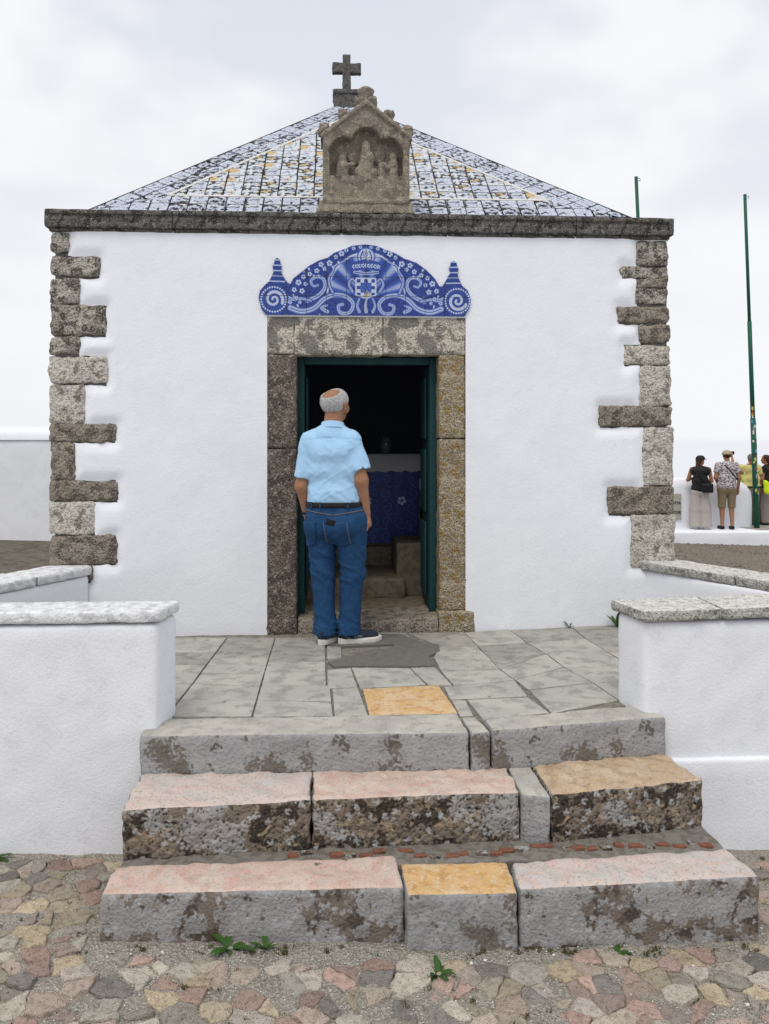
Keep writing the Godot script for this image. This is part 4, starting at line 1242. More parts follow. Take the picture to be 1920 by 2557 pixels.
func ground() -> void:
	var sheet := func(x0: float, x1: float, z0: float, z1: float, nx: int, nzz: int, rough: float) -> ArrayMesh:
		var st := begin()
		for i in nx:
			for j in nzz:
				var q := []
				for k in [[0, 0], [1, 0], [1, 1], [0, 1]]:
					var x := lerpf(x0, x1, float(i + k[0]) / nx)
					var z := lerpf(z0, z1, float(j + k[1]) / nzz)
					q.append(Vector3(x, ground_y(x, z) + rough * (nz.get_noise_2d(x * 5.0, z * 5.0) + .5 * nz.get_noise_2d(x * 17.0, z * 17.0)), z))
				quad(st, q[0], q[1], q[2], q[3], Vector3.UP)
		return finish(st)
	var g := structure("ground", sheet.call(-6.0, 6.0, -.5, 12.0, 260, 270, .010), M.sand, "sandy ground set with uneven coloured stones before the steps")
	structure("gravel_ground", sheet.call(2.0, 26.0, -22.0, -.5, 40, 40, .02), M.gravel, "rough pebbled ground before the viewpoint platform")
	structure("dirt_ground", sheet.call(-26.0, 2.0, -22.0, -.5, 40, 40, .015), M.dirt, "bare dark trodden ground before the boundary wall")
	# paving stones set in the sand
	var pts := []
	var z := 1.95
	var row := 0
	while z < 3.62:
		var x := -2.3 + (row % 2) * .08
		while x < 2.4:
			pts.append(Vector2(x + rng.randf_range(-.05, .05), z + rng.randf_range(-.048, .048)))
			x += rng.randf_range(.075, .165)
		z += .074
		row += 1
	var cols := [C(.44, .36, .31), C(.47, .41, .34), C(.42, .39, .34), C(.51, .43, .31), C(.50, .36, .31), C(.40, .35, .31), C(.26, .245, .225), C(.54, .50, .43), C(.47, .41, .31), C(.40, .30, .26), C(.50, .45, .40)]
	var count := 0
	var rest := begin()
	for i in pts.size():
		var p: Vector2 = pts[i]
		if p.x > -1.22 and p.x < 1.58 and p.y < 2.86 - .05 * absf(p.x):
			continue
		if p.y < 2.05 or absf(p.x) > 1.35 + (3.6 - p.y) * .42 or rng.randf() < .07:
			continue
		var cell := PackedVector2Array([p + Vector2(-.12, -.075), p + Vector2(.12, -.075), p + Vector2(.12, .075), p + Vector2(-.12, .075)])
		for q in pts:
			if q == p or q.distance_to(p) > .28:
				continue
			var m: Vector2 = (p + q) * .5
			var d: Vector2 = (q - p).normalized()
			var t := Vector2(-d.y, d.x)
			var half := PackedVector2Array([m + t * 2.0, m - t * 2.0, m - t * 2.0 - d * 2.0, m + t * 2.0 - d * 2.0])
			var res := Geometry2D.intersect_polygons(cell, half)
			if res.is_empty():
				break
			cell = res[0]
		var shrunk := Geometry2D.offset_polygon(cell, -pow(rng.randf(), 2.0) * .019 + .002)
		if shrunk.is_empty() or shrunk[0].size() < 3:
			continue
		# split the edges and roughen them
		var poly := PackedVector2Array()
		var sp: PackedVector2Array = shrunk[0]
		for k in sp.size():
			var a := sp[k]
			var b := sp[(k + 1) % sp.size()]
			var nseg := maxi(1, int(a.distance_to(b) / .022))
			for s in nseg:
				var e := a.lerp(b, float(s) / nseg)
				poly.append(e + Vector2(nz.get_noise_2d(e.x * 24.0, e.y * 24.0), nz.get_noise_2d(e.x * 24.0 + 90.0, e.y * 24.0)) * .013)
		var cen := Vector2.ZERO
		for e in poly:
			cen += e / poly.size()
		var col: Color = cols[rng.randi() % cols.size()] * rng.randf_range(.85, 1.35)
		var tilt := Vector2(rng.randf_range(-.12, .12), rng.randf_range(-.14, .14))
		var hgt := rng.randf_range(.005, .019)
		var single: bool = count < 298 and cen.y < 3.36 and absf(cen.x) < 1.62
		var st := begin() if single else rest
		var yc := ground_y(cen.x, cen.y) + rng.randf_range(-.007, .004)
		var rings := []
		for lv in [[1.0, -.03], [1.0, hgt * .45], [.965, hgt * .9], [.80, hgt], [.40, hgt * 1.05]]:
			var r := PackedVector3Array()
			for e in poly:
				var w: Vector2 = cen + (e - cen) * lv[0]
				var y: float = yc + lv[1] + ((w - cen).dot(tilt) if lv[1] > 0 else 0.0) + (.006 * nz.get_noise_2d(w.x * 30.0, w.y * 30.0) if lv[1] > 0 else 0.0)
				r.append(Vector3(w.x, y, w.y))
			rings.append(r)
		st.set_color(col)
		for lv in 4:
			for k in poly.size():
				var k2 := (k + 1) % poly.size()
				quad(st, rings[lv][k], rings[lv][k2], rings[lv + 1][k2], rings[lv + 1][k], Vector3(poly[k].x - cen.x, .12, poly[k].y - cen.y))
		var top := Vector3(cen.x, yc + hgt * 1.05, cen.y)
		for k in poly.size():
			tri(st, rings[4][k], rings[4][(k + 1) % poly.size()], top, Vector3.UP)
		if single:
			part("paving_stone", finish(st), M.cobble, g)
			count += 1
	var more := part("paving_stones", finish(rest), M.cobble, g)
	more.set_meta("kind", "stuff")
	# loose chips of white stone and grit
	var chip := begin()
	block(chip, box8(-.5, .5, -.3, .3, -.4, .4), .28, Vector3i(2, 2, 2), .12, 2.0, null, true)
	var mesh := finish(chip)
	scatter("grit", "pale grit and stone chips scattered over the ground", mesh, M.white_strip, 2600, func() -> Array:
		var x := rng.randf_range(-2.2, 2.3)
		var zz := rng.randf_range(1.98, 3.7)
		if x > -1.16 and x < 1.5 and zz < 2.76:
			if rng.randf() < .65:
				return []
			zz = rng.randf_range(2.74, 2.88)
		var s := rng.randf_range(.002, .006) * (2.6 if rng.randf() < .03 else 1.0)
		return [Vector3(x, ground_y(x, zz) + .004, zz), s])
	var peb := scatter("pebbles", "rough pebbles covering the ground before the viewpoint platform", mesh, M.quoin_brown, 14000, func() -> Array:
		var x := rng.randf_range(2.4, 13.0)
		var zz := rng.randf_range(-12.2, -.6)
		return [Vector3(x, ground_y(x, zz), zz), rng.randf_range(.02, .055)])
	peb.set_meta("category", "pebbles")
	# moss in the joints
	var tuft := begin()
	for k in 22:
		var a := rng.randf() * TAU
		var r := sqrt(rng.randf()) * .5
		var b := Vector3(cos(a) * r, 0, sin(a) * r)
		var tip := b + Vector3(rng.randf_range(-.2, .2), rng.randf_range(.25, .6), rng.randf_range(-.2, .2))
		var sd := Vector3(cos(a + 1.5), 0, sin(a + 1.5)) * .07
		tri(tuft, b - sd, b + sd, tip, Vector3(0, .3, 1))
	var tm := finish(tuft)
	scatter("moss", "tufts of green moss growing between the ground stones", tm, M.moss, 3000, func() -> Array:
		var x := rng.randf_range(-2.2, 2.3)
		var zz := rng.randf_range(1.98, 3.65)
		if rng.randf() < .3 and x > -1.15 and x < 1.45:
			zz = rng.randf_range(2.74, 2.84)
		elif x > -1.16 and x < 1.5 and zz < 2.78:
			return []
		if nz.get_noise_2d(x * 8.0 + 33.0, zz * 9.0) < .24:
			return []
		return [Vector3(x, ground_y(x, zz) + .002, zz), rng.randf_range(.012, .03)])

func scatter(called: String, label: String, mesh: Mesh, mat, n: int, place: Callable) -> MultiMeshInstance3D:
	var xf := []
	for i in n:
		var r: Array = place.call()
		if r.size() == 0:
			continue
		var b := Basis.from_euler(Vector3(rng.randf_range(-.3, .3), rng.randf() * TAU, rng.randf_range(-.3, .3))).scaled(Vector3.ONE * r[1])
		xf.append(Transform3D(b, r[0]))
	var mm := MultiMesh.new()
	mm.transform_format = MultiMesh.TRANSFORM_3D
	mm.mesh = mesh
	mm.instance_count = xf.size()
	for i in xf.size():
		mm.set_instance_transform(i, xf[i])
	var o := MultiMeshInstance3D.new()
	o.name = numbered(called)
	o.multimesh = mm
	o.material_override = mat
	add_child(o)
	o.set_meta("kind", "stuff")
	o.set_meta("label", label)
	o.set_meta("category", called)
	return o

func weed(at: Vector3, size: float, leaves: int, label: String, upright := .5) -> void:
	var o := thing("weed", label, "weed", at, 0.0, "weeds at the foot of the stonework")
	for k in leaves:
		var a := k * TAU / leaves + rng.randf_range(-.5, .5)
		var d := Vector3(cos(a), 0, sin(a))
		var l := size * rng.randf_range(.45, 1.15)
		var up := upright * rng.randf_range(.6, 1.25)
		var st := begin()
		var prev := []
		for s in 6:
			var t := s / 5.0
			var c := d * l * t + Vector3.UP * l * (up * t * 1.4 - .55 * t * t)
			var w := l * .13 * sin(PI * clampf(t * .9 + .08, 0, 1)) + .0008
			var sd := d.cross(Vector3.UP) * w
			var cur := [c - sd, c + Vector3.UP * -w * .35, c + sd]
			if s > 0:
				quad(st, prev[0], prev[1], cur[1], cur[0], Vector3.UP)
				quad(st, prev[1], prev[2], cur[2], cur[1], Vector3.UP)
			prev = cur
		part("leaf", finish(st), M.leaf, o)

func interior_things() -> void:
	var a := thing("altar", "dim tiled altar block inside the dark chapel", "altar", Vector3(.06, .40, -1.90))
	part("altar_body", block_mesh(box8(-.50, .49, 0, .82, -.3, .20), .01, Vector3i(4, 4, 2)), M.inner_stone, a)
	var fm := StandardMaterial3D.new()
	fm.albedo_texture = frontal_texture()
	fm.roughness = .5
	var st := begin()
	prism(st, PackedVector2Array([Vector2(-.48, .02), Vector2(.47, .02), Vector2(.47, .80), Vector2(-.48, .80)]), Vector3(0, 0, .2), Vector3.RIGHT, Vector3.UP, .012, Vector2(-.48, .02), Vector2(.95, .78))
	part("tile_front", finish(st), fm, a)
	var c := thing("altar_cloth", "white lace edged cloth lying over the altar", "cloth", Vector3(.06, 1.222, -1.90))
	var s2 := begin()
	for i in 24:
		var x0 := lerpf(-.53, .52, i / 24.0)
		var x1 := lerpf(-.53, .52, (i + 1) / 24.0)
		quad(s2, Vector3(x0, .016, -.24), Vector3(x1, .016, -.24), Vector3(x1, .016, .225), Vector3(x0, .016, .225), Vector3.UP)
		var y0 := -.13 - .02 * absf(sin(i * 1.1))
		var y1 := -.13 - .02 * absf(sin((i + 1) * 1.1))
		quad(s2, Vector3(x0, .016, .225), Vector3(x1, .016, .225), Vector3(x1, y1, .232), Vector3(x0, y0, .232), Vector3.BACK)
	quad(s2, Vector3(.52, .016, -.24), Vector3(.52, .016, .225), Vector3(.545, -.16, .225), Vector3(.545, -.16, -.24), Vector3.RIGHT)
	part("cloth", finish(s2), solid(C(.5, .5, .52), .9), c)
	var v := thing("vase", "small rounded vase standing on the altar", "vase", Vector3(.24, 1.24, -1.92))
	var s3 := begin()
	lathe(s3, [Vector2(0, 0), Vector2(.035, 0), Vector2(.045, .03), Vector2(.06, .08), Vector2(.055, .12), Vector2(.035, .145), Vector2(.04, .16), Vector2(.036, .16), Vector2(.03, .145), Vector2(.0, .14)], Vector3.ZERO, 16)
	part("vase_body", finish(s3), solid(C(.10, .11, .12), .12, .6), v)

# ------------------------------------------------------------------ people
func hand_caps(w: Vector3, d: Vector3, out: Vector3, curl: Vector3, s := 1.0) -> Array:
	# wrist, direction of the palm, side the thumb leaves, direction the fingers curl
	var r := [[w, w + d * .075 * s, .024 * s, .032 * s, 1.0]]
	var side := out
	for k in 4:
		var base: Vector3 = w + d * .085 * s + side * (.026 - .0175 * k) * s
		var l: float = [.036, .042, .039, .030][k] * s
		var m := base + (d * .9 + curl * .35).normalized() * l
		var t := m + (d * .5 + curl * .85).normalized() * l * .85
		r.append([base - d * .02 * s, m, .0098 * s, .0090 * s, 1.0])
		r.append([m, t, .0088 * s, .0075 * s, 1.0])
	var tb := w + d * .03 * s + side * .026 * s
	var tm := tb + (d * .7 + side * .55 + curl * .3).normalized() * .038 * s
	r.append([tb - d * .01 * s, tm, .0125 * s, .0105 * s, 1.0])
	r.append([tm, tm + (d * .9 + curl * .4).normalized() * .03 * s, .010 * s, .0085 * s, 1.0])
	return r

func visitor() -> void:
	var o := thing("person", "man in light blue shirt and blue jeans standing at the chapel doorway, seen from behind", "person", Vector3(-.235, .0, .33), -.14)
	# --- body: one skin surface (head, neck, trunk, arms, legs)
	var trunk := [cp(-.10, 1.33, 0, .05, 1.33, 0, .09, .09, 1.2), cp(-.02, 1.30, 0, -.01, .95, -.01, .11, .12, 1.1), cp(-.02, 1.40, .01, -.008, 1.56, -.005, .066, .062),
		cp(-.18, 1.355, 0, -.226, 1.06, .02, .052, .045), cp(-.226, 1.06, .02, -.200, .855, -.03, .045, .027), cp(.115, 1.355, 0, .178, 1.10, .04, .054, .047), cp(.178, 1.10, .04, .212, .87, .0, .046, .029),
		cp(-.09, .85, 0, -.085, .47, -.01, .09, .06), cp(-.085, .47, -.01, -.065, .08, .02, .06, .04), cp(.10, .85, 0, .115, .47, -.01, .09, .06), cp(.115, .47, -.01, .09, .08, 0, .06, .04)]
	var st := begin()
	net(st, func(p: Vector3) -> float: return caps_d(p, trunk, .03), Vector3(-.36, .02, -.16), Vector3(.32, 1.60, .16), .0135)
	var hb := Basis(Vector3.UP, -.45)
	var hc := Vector3(-.006, 1.605, -.012)
	var head := [cp(0, .028, .022, 0, .03, -.025, .079, .078), cp(0, -.03, -.035, 0, -.055, -.055, .064, .046), cp(0, -.075, -.075, 0, -.085, -.07, .03, .026), cp(-.03, -.02, -.07, .03, -.02, -.07, .036, .036), cp(0, .0, -.104, 0, -.028, -.112, .010, .016), cp(0, -.06, .012, 0, -.16, .022, .062, .066),
		cp(-.081, .0, .008, -.085, -.03, .004, .015, .010), cp(.081, .0, .008, .085, -.03, .004, .015, .010), cp(-.086, .012, .014, -.088, .006, .016, .012, .010), cp(.086, .012, .014, .088, .006, .016, .012, .010)]
	var eyes := [Vector3(-.031, .005, -.098), Vector3(.031, .005, -.098)]
	net(st, func(p: Vector3) -> float:
		var q := hb.inverse() * (p - hc)
		var d := caps_d(q, head, .016)
		for e in eyes:
			d = maxf(d, .011 - (q - e).length())
		d = maxf(d, -(maxf(absf(q.y + .057) - .002, maxf(absf(q.x) - .022, -.09 - q.z) * -1.0 if q.z > -.09 else absf(q.x) - .022)))
		return d, hc - Vector3(.13, .19, .14), hc + Vector3(.13, .13, .13), .0058)
	var rh := hand_caps(Vector3(.212, .875, .0), Vector3(.06, -1, -.08).normalized(), Vector3(-.25, 0, -.95).normalized(), Vector3(-.9, -.1, .2).normalized(), .95)
	var lh := hand_caps(Vector3(-.200, .86, -.03), Vector3(.18, -1, -.06).normalized(), Vector3(.2, 0, -.95).normalized(), Vector3(.9, -.1, .1).normalized(), .95)
	net(st, func(p: Vector3) -> float: return caps_d(p, rh, .007), Vector3(.14, .66, -.09), Vector3(.31, .90, .07), .0052)
	net(st, func(p: Vector3) -> float: return caps_d(p, lh, .007), Vector3(-.27, .66, -.11), Vector3(-.11, .89, .05), .0052)
	part("body", finish(st), M.skin, o)
	# --- hair: a fringe of white hair round a bald crown
	part("hair", net_mesh(func(p: Vector3) -> float:
		var q := hb.inverse() * (p - hc)
		var d := caps_d(q, [head[0]], .01) - .010 - .006 * nz.get_noise_3d(q.x * 120.0, q.y * 30.0, q.z * 120.0)
		d = maxf(d, .078 - (q - Vector3(0.0, .118, .07)).length())
		d = maxf(d, -.088 - q.y)
		d = maxf(d, -.045 - q.z + maxf(0.0, .03 - q.y) * .9)
		return maxf(d, .022 - (q - Vector3(.085 * signf(q.x), -.004, -.004)).length()), hc - Vector3(.11, .08, .11), hc + Vector3(.11, .14, .12), .0055), M.hair_white, o)
	# --- shirt
	var torso := [cp(-.125, 1.32, .0, .062, 1.32, .0, .098, .098, 1.0), cp(-.085, 1.17, .0, .06, 1.17, .0, .115, .115), cp(-.068, 1.02, -.005, .048, 1.02, -.005, .122, .122), cp(-.066, .93, -.005, .052, .93, -.005, .118, .118),
		cp(-.03, 1.43, .015, -.175, 1.365, .0, .052, .064), cp(-.03, 1.43, .015, .108, 1.37, .0, .052, .066), cp(-.03, 1.40, .02, -.02, 1.47, .0, .075, .066), cp(-.09, 1.28, .055, .03, 1.28, .055, .07, .07)]
	var sl := cp(-.178, 1.35, .0, -.214, 1.115, .012, .064, .066)
	var sr := cp(.112, 1.355, .0, .170, 1.165, .03, .066, .075)
	var sl_n := (sl[1] - sl[0] as Vector3).normalized()
	var sr_n := (sr[1] - sr[0] as Vector3).normalized()
	var shirt := func(p: Vector3) -> float:
		var d := caps_d(p, torso, .05)
		var l := maxf(cap_d(p, sl), (p - sl[1]).dot(sl_n))
		var r := maxf(cap_d(p, sr), (p - sr[1]).dot(sr_n))
		l = maxf(l, -maxf(cap_d(p, sl) + .015, -.035 - (p - sl[1]).dot(sl_n)))
		r = maxf(r, -maxf(cap_d(p, sr) + .015, -.035 - (p - sr[1]).dot(sr_n)))
		d = smin(d, l, .018)
		d = smin(d, r, .018)
		# folds: diagonal pulls across the back, bunching above the belt
		var w := .0055 * nz.get_noise_3d(p.x * 5.0 + p.y * 7.0, p.y * 4.0 - p.x * 5.0, p.z * 4.0) + .0 * absf(nz.get_noise_3d(p.x * 16.0 - p.y * 12.0, p.y * 9.0, p.z * 8.0))
		w += .006 * nz.get_noise_3d(p.x * 3.0, p.y * 17.0 + p.x * 9.0, p.z * 4.0) * smoothstep(1.25, .97, p.y)
		w += .004 * sin((p.x * .8 + p.y) * 60.0 + 5.0 * nz.get_noise_3dv(p * 5.0)) * smoothstep(.05, .13, p.x) * smoothstep(1.35, 1.15, p.y)
		w -= .006 * pow(1.0 - absf(nz.get_noise_3d(p.x * 3.0 + p.y * 3.0 + 7.0, p.y * 1.6 - p.x * 2.0, p.z)), 9.0)
		w -= .007 * pow(1.0 - absf(nz.get_noise_3d(p.x * 1.5 - 11.0, p.y * 6.0 - p.x * 3.0, p.z)), 9.0) * smoothstep(1.30, 1.0, p.y)
		w += .004 * (1.0 - smoothstep(.0, .008, absf(p.y - 1.385 + .25 * absf(p.x + .02) * .35)))
		d += w
		return maxf(maxf(d, .925 - p.y), p.y - 1.472 + .12 * p.z)
	part("shirt", net_mesh(shirt, Vector3(-.36, .90, -.17), Vector3(.34, 1.50, .19), .0088), M.shirt, o)
	part("collar", net_mesh(func(p: Vector3) -> float:
		var q := p - Vector3(-.018, 1.468, .006)
		q.y -= .22 * q.z
		var r := Vector2(q.x, q.z * 1.05).length()
		return maxf(absf(r - (.070 + .35 * maxf(0.0, .012 - q.y))) - .005, absf(q.y + .004) - .022) - .002, Vector3(-.13, 1.42, -.12), Vector3(.09, 1.54, .12), .0058), M.shirt, o)
	# --- jeans
	var legs := [cp(-.085, .86, .0, .085, .86, .0, .115, .12, 1.05), cp(-.07, .94, -.005, .06, .94, -.005, .118, .118), cp(-.085, .80, .045, .085, .80, .045, .095, .105),
		cp(-.098, .80, .0, -.088, .47, -.012, .105, .078), cp(-.088, .47, -.012, -.066, .10, .02, .078, .068), cp(.105, .80, .0, .115, .47, -.012, .115, .08), cp(.115, .47, -.012, .092, .10, .0, .078, .068), cp(-.066, .10, .02, -.066, .05, .026, .070, .076), cp(.092, .10, .0, .096, .05, .004, .070, .077)]
	var leg_l := [legs[3], legs[4], legs[7]]
	var leg_r := [legs[5], legs[6], legs[8]]
	var hips := [legs[0], legs[1], legs[2]]
	var jeans := func(p: Vector3) -> float:
		var l := caps_d(p, leg_l, .03) if p.x < .06 else 1.0
		var r := caps_d(p, leg_r, .03) if p.x > -.06 else 1.0
		var d := smin((caps_d(p, hips, .05) if p.y > .6 else 1.0), minf(l, r), .04)
		var low := smoothstep(.30, .08, p.y)
		d += .004 * nz.get_noise_3d(p.x * 6.0, p.y * 5.0, p.z * 6.0)
		d += (.009 * low + .005 * smoothstep(.16, .03, absf(p.y - .50))) * nz.get_noise_3d(p.x * 5.0 + 20.0, p.y * 34.0 + p.x * 14.0, p.z * 6.0)
		d += .005 * smoothstep(.12, .03, absf(p.y - .70)) * nz.get_noise_3d(p.x * 9.0, p.y * 26.0 - p.x * 30.0, p.z * 9.0)
		d -= .008 * pow(1.0 - absf(nz.get_noise_3d(p.x * 2.0 + 20.0, p.y * 6.0 + p.x * 4.0, p.z * 2.0)), 9.0) * (.35 + low + smoothstep(.2, .05, absf(p.y - .52)))
		d += .006 * maxf(0.0, 1.0 - absf(p.x - .004) / .012) * smoothstep(.72, .80, p.y) * smoothstep(0.0, .05, p.z)
		return maxf(maxf(d, .058 - p.y), p.y - .945)
	part("jeans", net_mesh(jeans, Vector3(-.26, .02, -.18), Vector3(.28, .97, .20), .009), M.denim, o)
	var pocket := func(x0: float, x1: float, lean: float) -> Callable:
		return func(p: Vector3) -> float:
			var cx := (x0 + x1) * .5
			var x := p.x - cx - (p.y - .74) * lean
			var yb := .655 + absf(x) * .32
			var top := .825 + x * .12
			return maxf(maxf(jeans.call(p) - .010, maxf(absf(x) - (x1 - x0) * .5, maxf(yb - p.y, p.y - top))), .01 - p.z)
	var jp := part("back_pocket", net_mesh(pocket.call(-.055, .115, -.12), Vector3(-.12, .62, .0), Vector3(.18, .87, .2), .0062), M.denim, o)
	part("stitching", net_mesh(func(p: Vector3) -> float:
		var x := p.x - .03 - (p.y - .74) * -.12
		return maxf(maxf(jeans.call(p) - .0125, maxf(absf(absf(x) - .079) - .0026, maxf(.68 - p.y, p.y - .83))), .01 - p.z), Vector3(-.10, .64, .0), Vector3(.16, .86, .2), .0045), M.denim_seam, jp)
	part("back_pocket", net_mesh(pocket.call(-.235, -.115, .05), Vector3(-.26, .62, .0), Vector3(-.08, .87, .2), .0062), M.denim, o)
	part("yoke_seam", net_mesh(func(p: Vector3) -> float:
		return maxf(maxf(jeans.call(p) - .006, absf(p.y - .872 - .16 * absf(p.x)) - .003), .0 - p.z), Vector3(-.22, .84, .0), Vector3(.24, .94, .2), .0048), M.denim_seam, o)
	part("belt", net_mesh(func(p: Vector3) -> float:
		return maxf(absf(cap_d(p, legs[1]) - .011) - .006, absf(p.y - .938) - .018), Vector3(-.22, .90, -.16), Vector3(.22, .98, .16), .0062), M.leather, o)
	for x in [-.145, -.085, .10]:
		var zz := sqrt(maxf(0.0, .136 * .136 - pow(maxf(0.0, absf(x + .005) - .065), 2.0))) - .002
		part("belt_loop", block_mesh(box8(x - .005, x + .005, .914, .959, zz - .012, zz + .003), .003, Vector3i(1, 3, 1)), M.denim, o)
	var pz := .24
	while pz > .05 and (jeans.call(Vector3(-.01, .822, pz)) as float) > .007:
		pz -= .002
	var ph := part("phone", block_mesh(box8(-.030, .030, -.02, .02, -.004, .004), .003, Vector3i(1, 1, 1)), M.black, o, Vector3(-.01, .826, pz + .003))
	ph.rotation = Vector3(.05, 0, -.25)
	part("watch", net_mesh(func(p: Vector3) -> float:
		var q := p - Vector3(-.202, .872, -.028)
		return maxf(absf(Vector2(q.x, q.z).length() - .031) - .004, absf(q.y + q.x * .15) - .011), Vector3(-.26, .85, -.08), Vector3(-.16, .90, .02), .005), M.black, o)
	# --- shoes
	for f in [[Vector3(-.072, 0, .060), .42], [Vector3(.070, 0, .025), 1.18]]:
		var shoe := Node3D.new()
		shoe.name = "shoe"
		o.add_child(shoe, true)
		shoe.position = f[0]
		shoe.rotation.y = -f[1]
		# local: toe towards -z
		var plan := func(p: Vector3) -> float:
			var t := clampf((.04 - p.z) / .285, 0.0, 1.0)
			var half := lerpf(.034, .05, smoothstep(0.0, .62, t)) * sqrt(maxf(0.0, 1.0 - pow(maxf(0.0, t - .70) / .31, 2.0))) * sqrt(maxf(.05, 1.0 - pow(maxf(0.0, .16 - t) / .17, 2.0)))
			return maxf(absf(p.x) - half, maxf(p.z - .045, -.25 - p.z))
		part("sole", net_mesh(func(p: Vector3) -> float: return maxf(plan.call(p) - .004, absf(p.y - .019 - .05 * maxf(0.0, -.19 - p.z)) - .018 - .006 * smoothstep(.0, .06, p.z)), Vector3(-.07, -.01, -.27), Vector3(.07, .06, .07), .006), M.sole, shoe)
		part("upper", net_mesh(func(p: Vector3) -> float:
			var d := caps_d(p, [cp(0, .075, .005, 0, .06, -.05, .04, .042), cp(0, .05, -.06, 0, .04, -.20, .045, .034), cp(0, .05, .012, 0, .10, .008, .036, .036)], .03)
			return maxf(maxf(d, plan.call(p) - .003), maxf(.034 - p.y, p.y - .092)) + .001 * nz.get_noise_3dv(p * 60.0), Vector3(-.07, .02, -.27), Vector3(.07, .13, .07), .006), M.navy, shoe)
		part("heel_panel", net_mesh(func(p: Vector3) -> float:
			return maxf(maxf(absf(plan.call(p) + .002) - .005, absf(p.y - .05) - .016 + .12 * absf(p.z + .04)), -.11 - p.z), Vector3(-.07, .02, -.13), Vector3(.07, .09, .06), .006), M.grey_rubber, shoe)
		var lace := begin()
		for k in 4:
			var z := -.06 - k * .026
			tube(lace, [Vector3(-.024, .098 - k * .012, z), Vector3(0, .108 - k * .013, z - .006), Vector3(.024, .098 - k * .012, z)], [.003, .003, .003], 5)
		part("laces", finish(lace), M.sole, shoe)

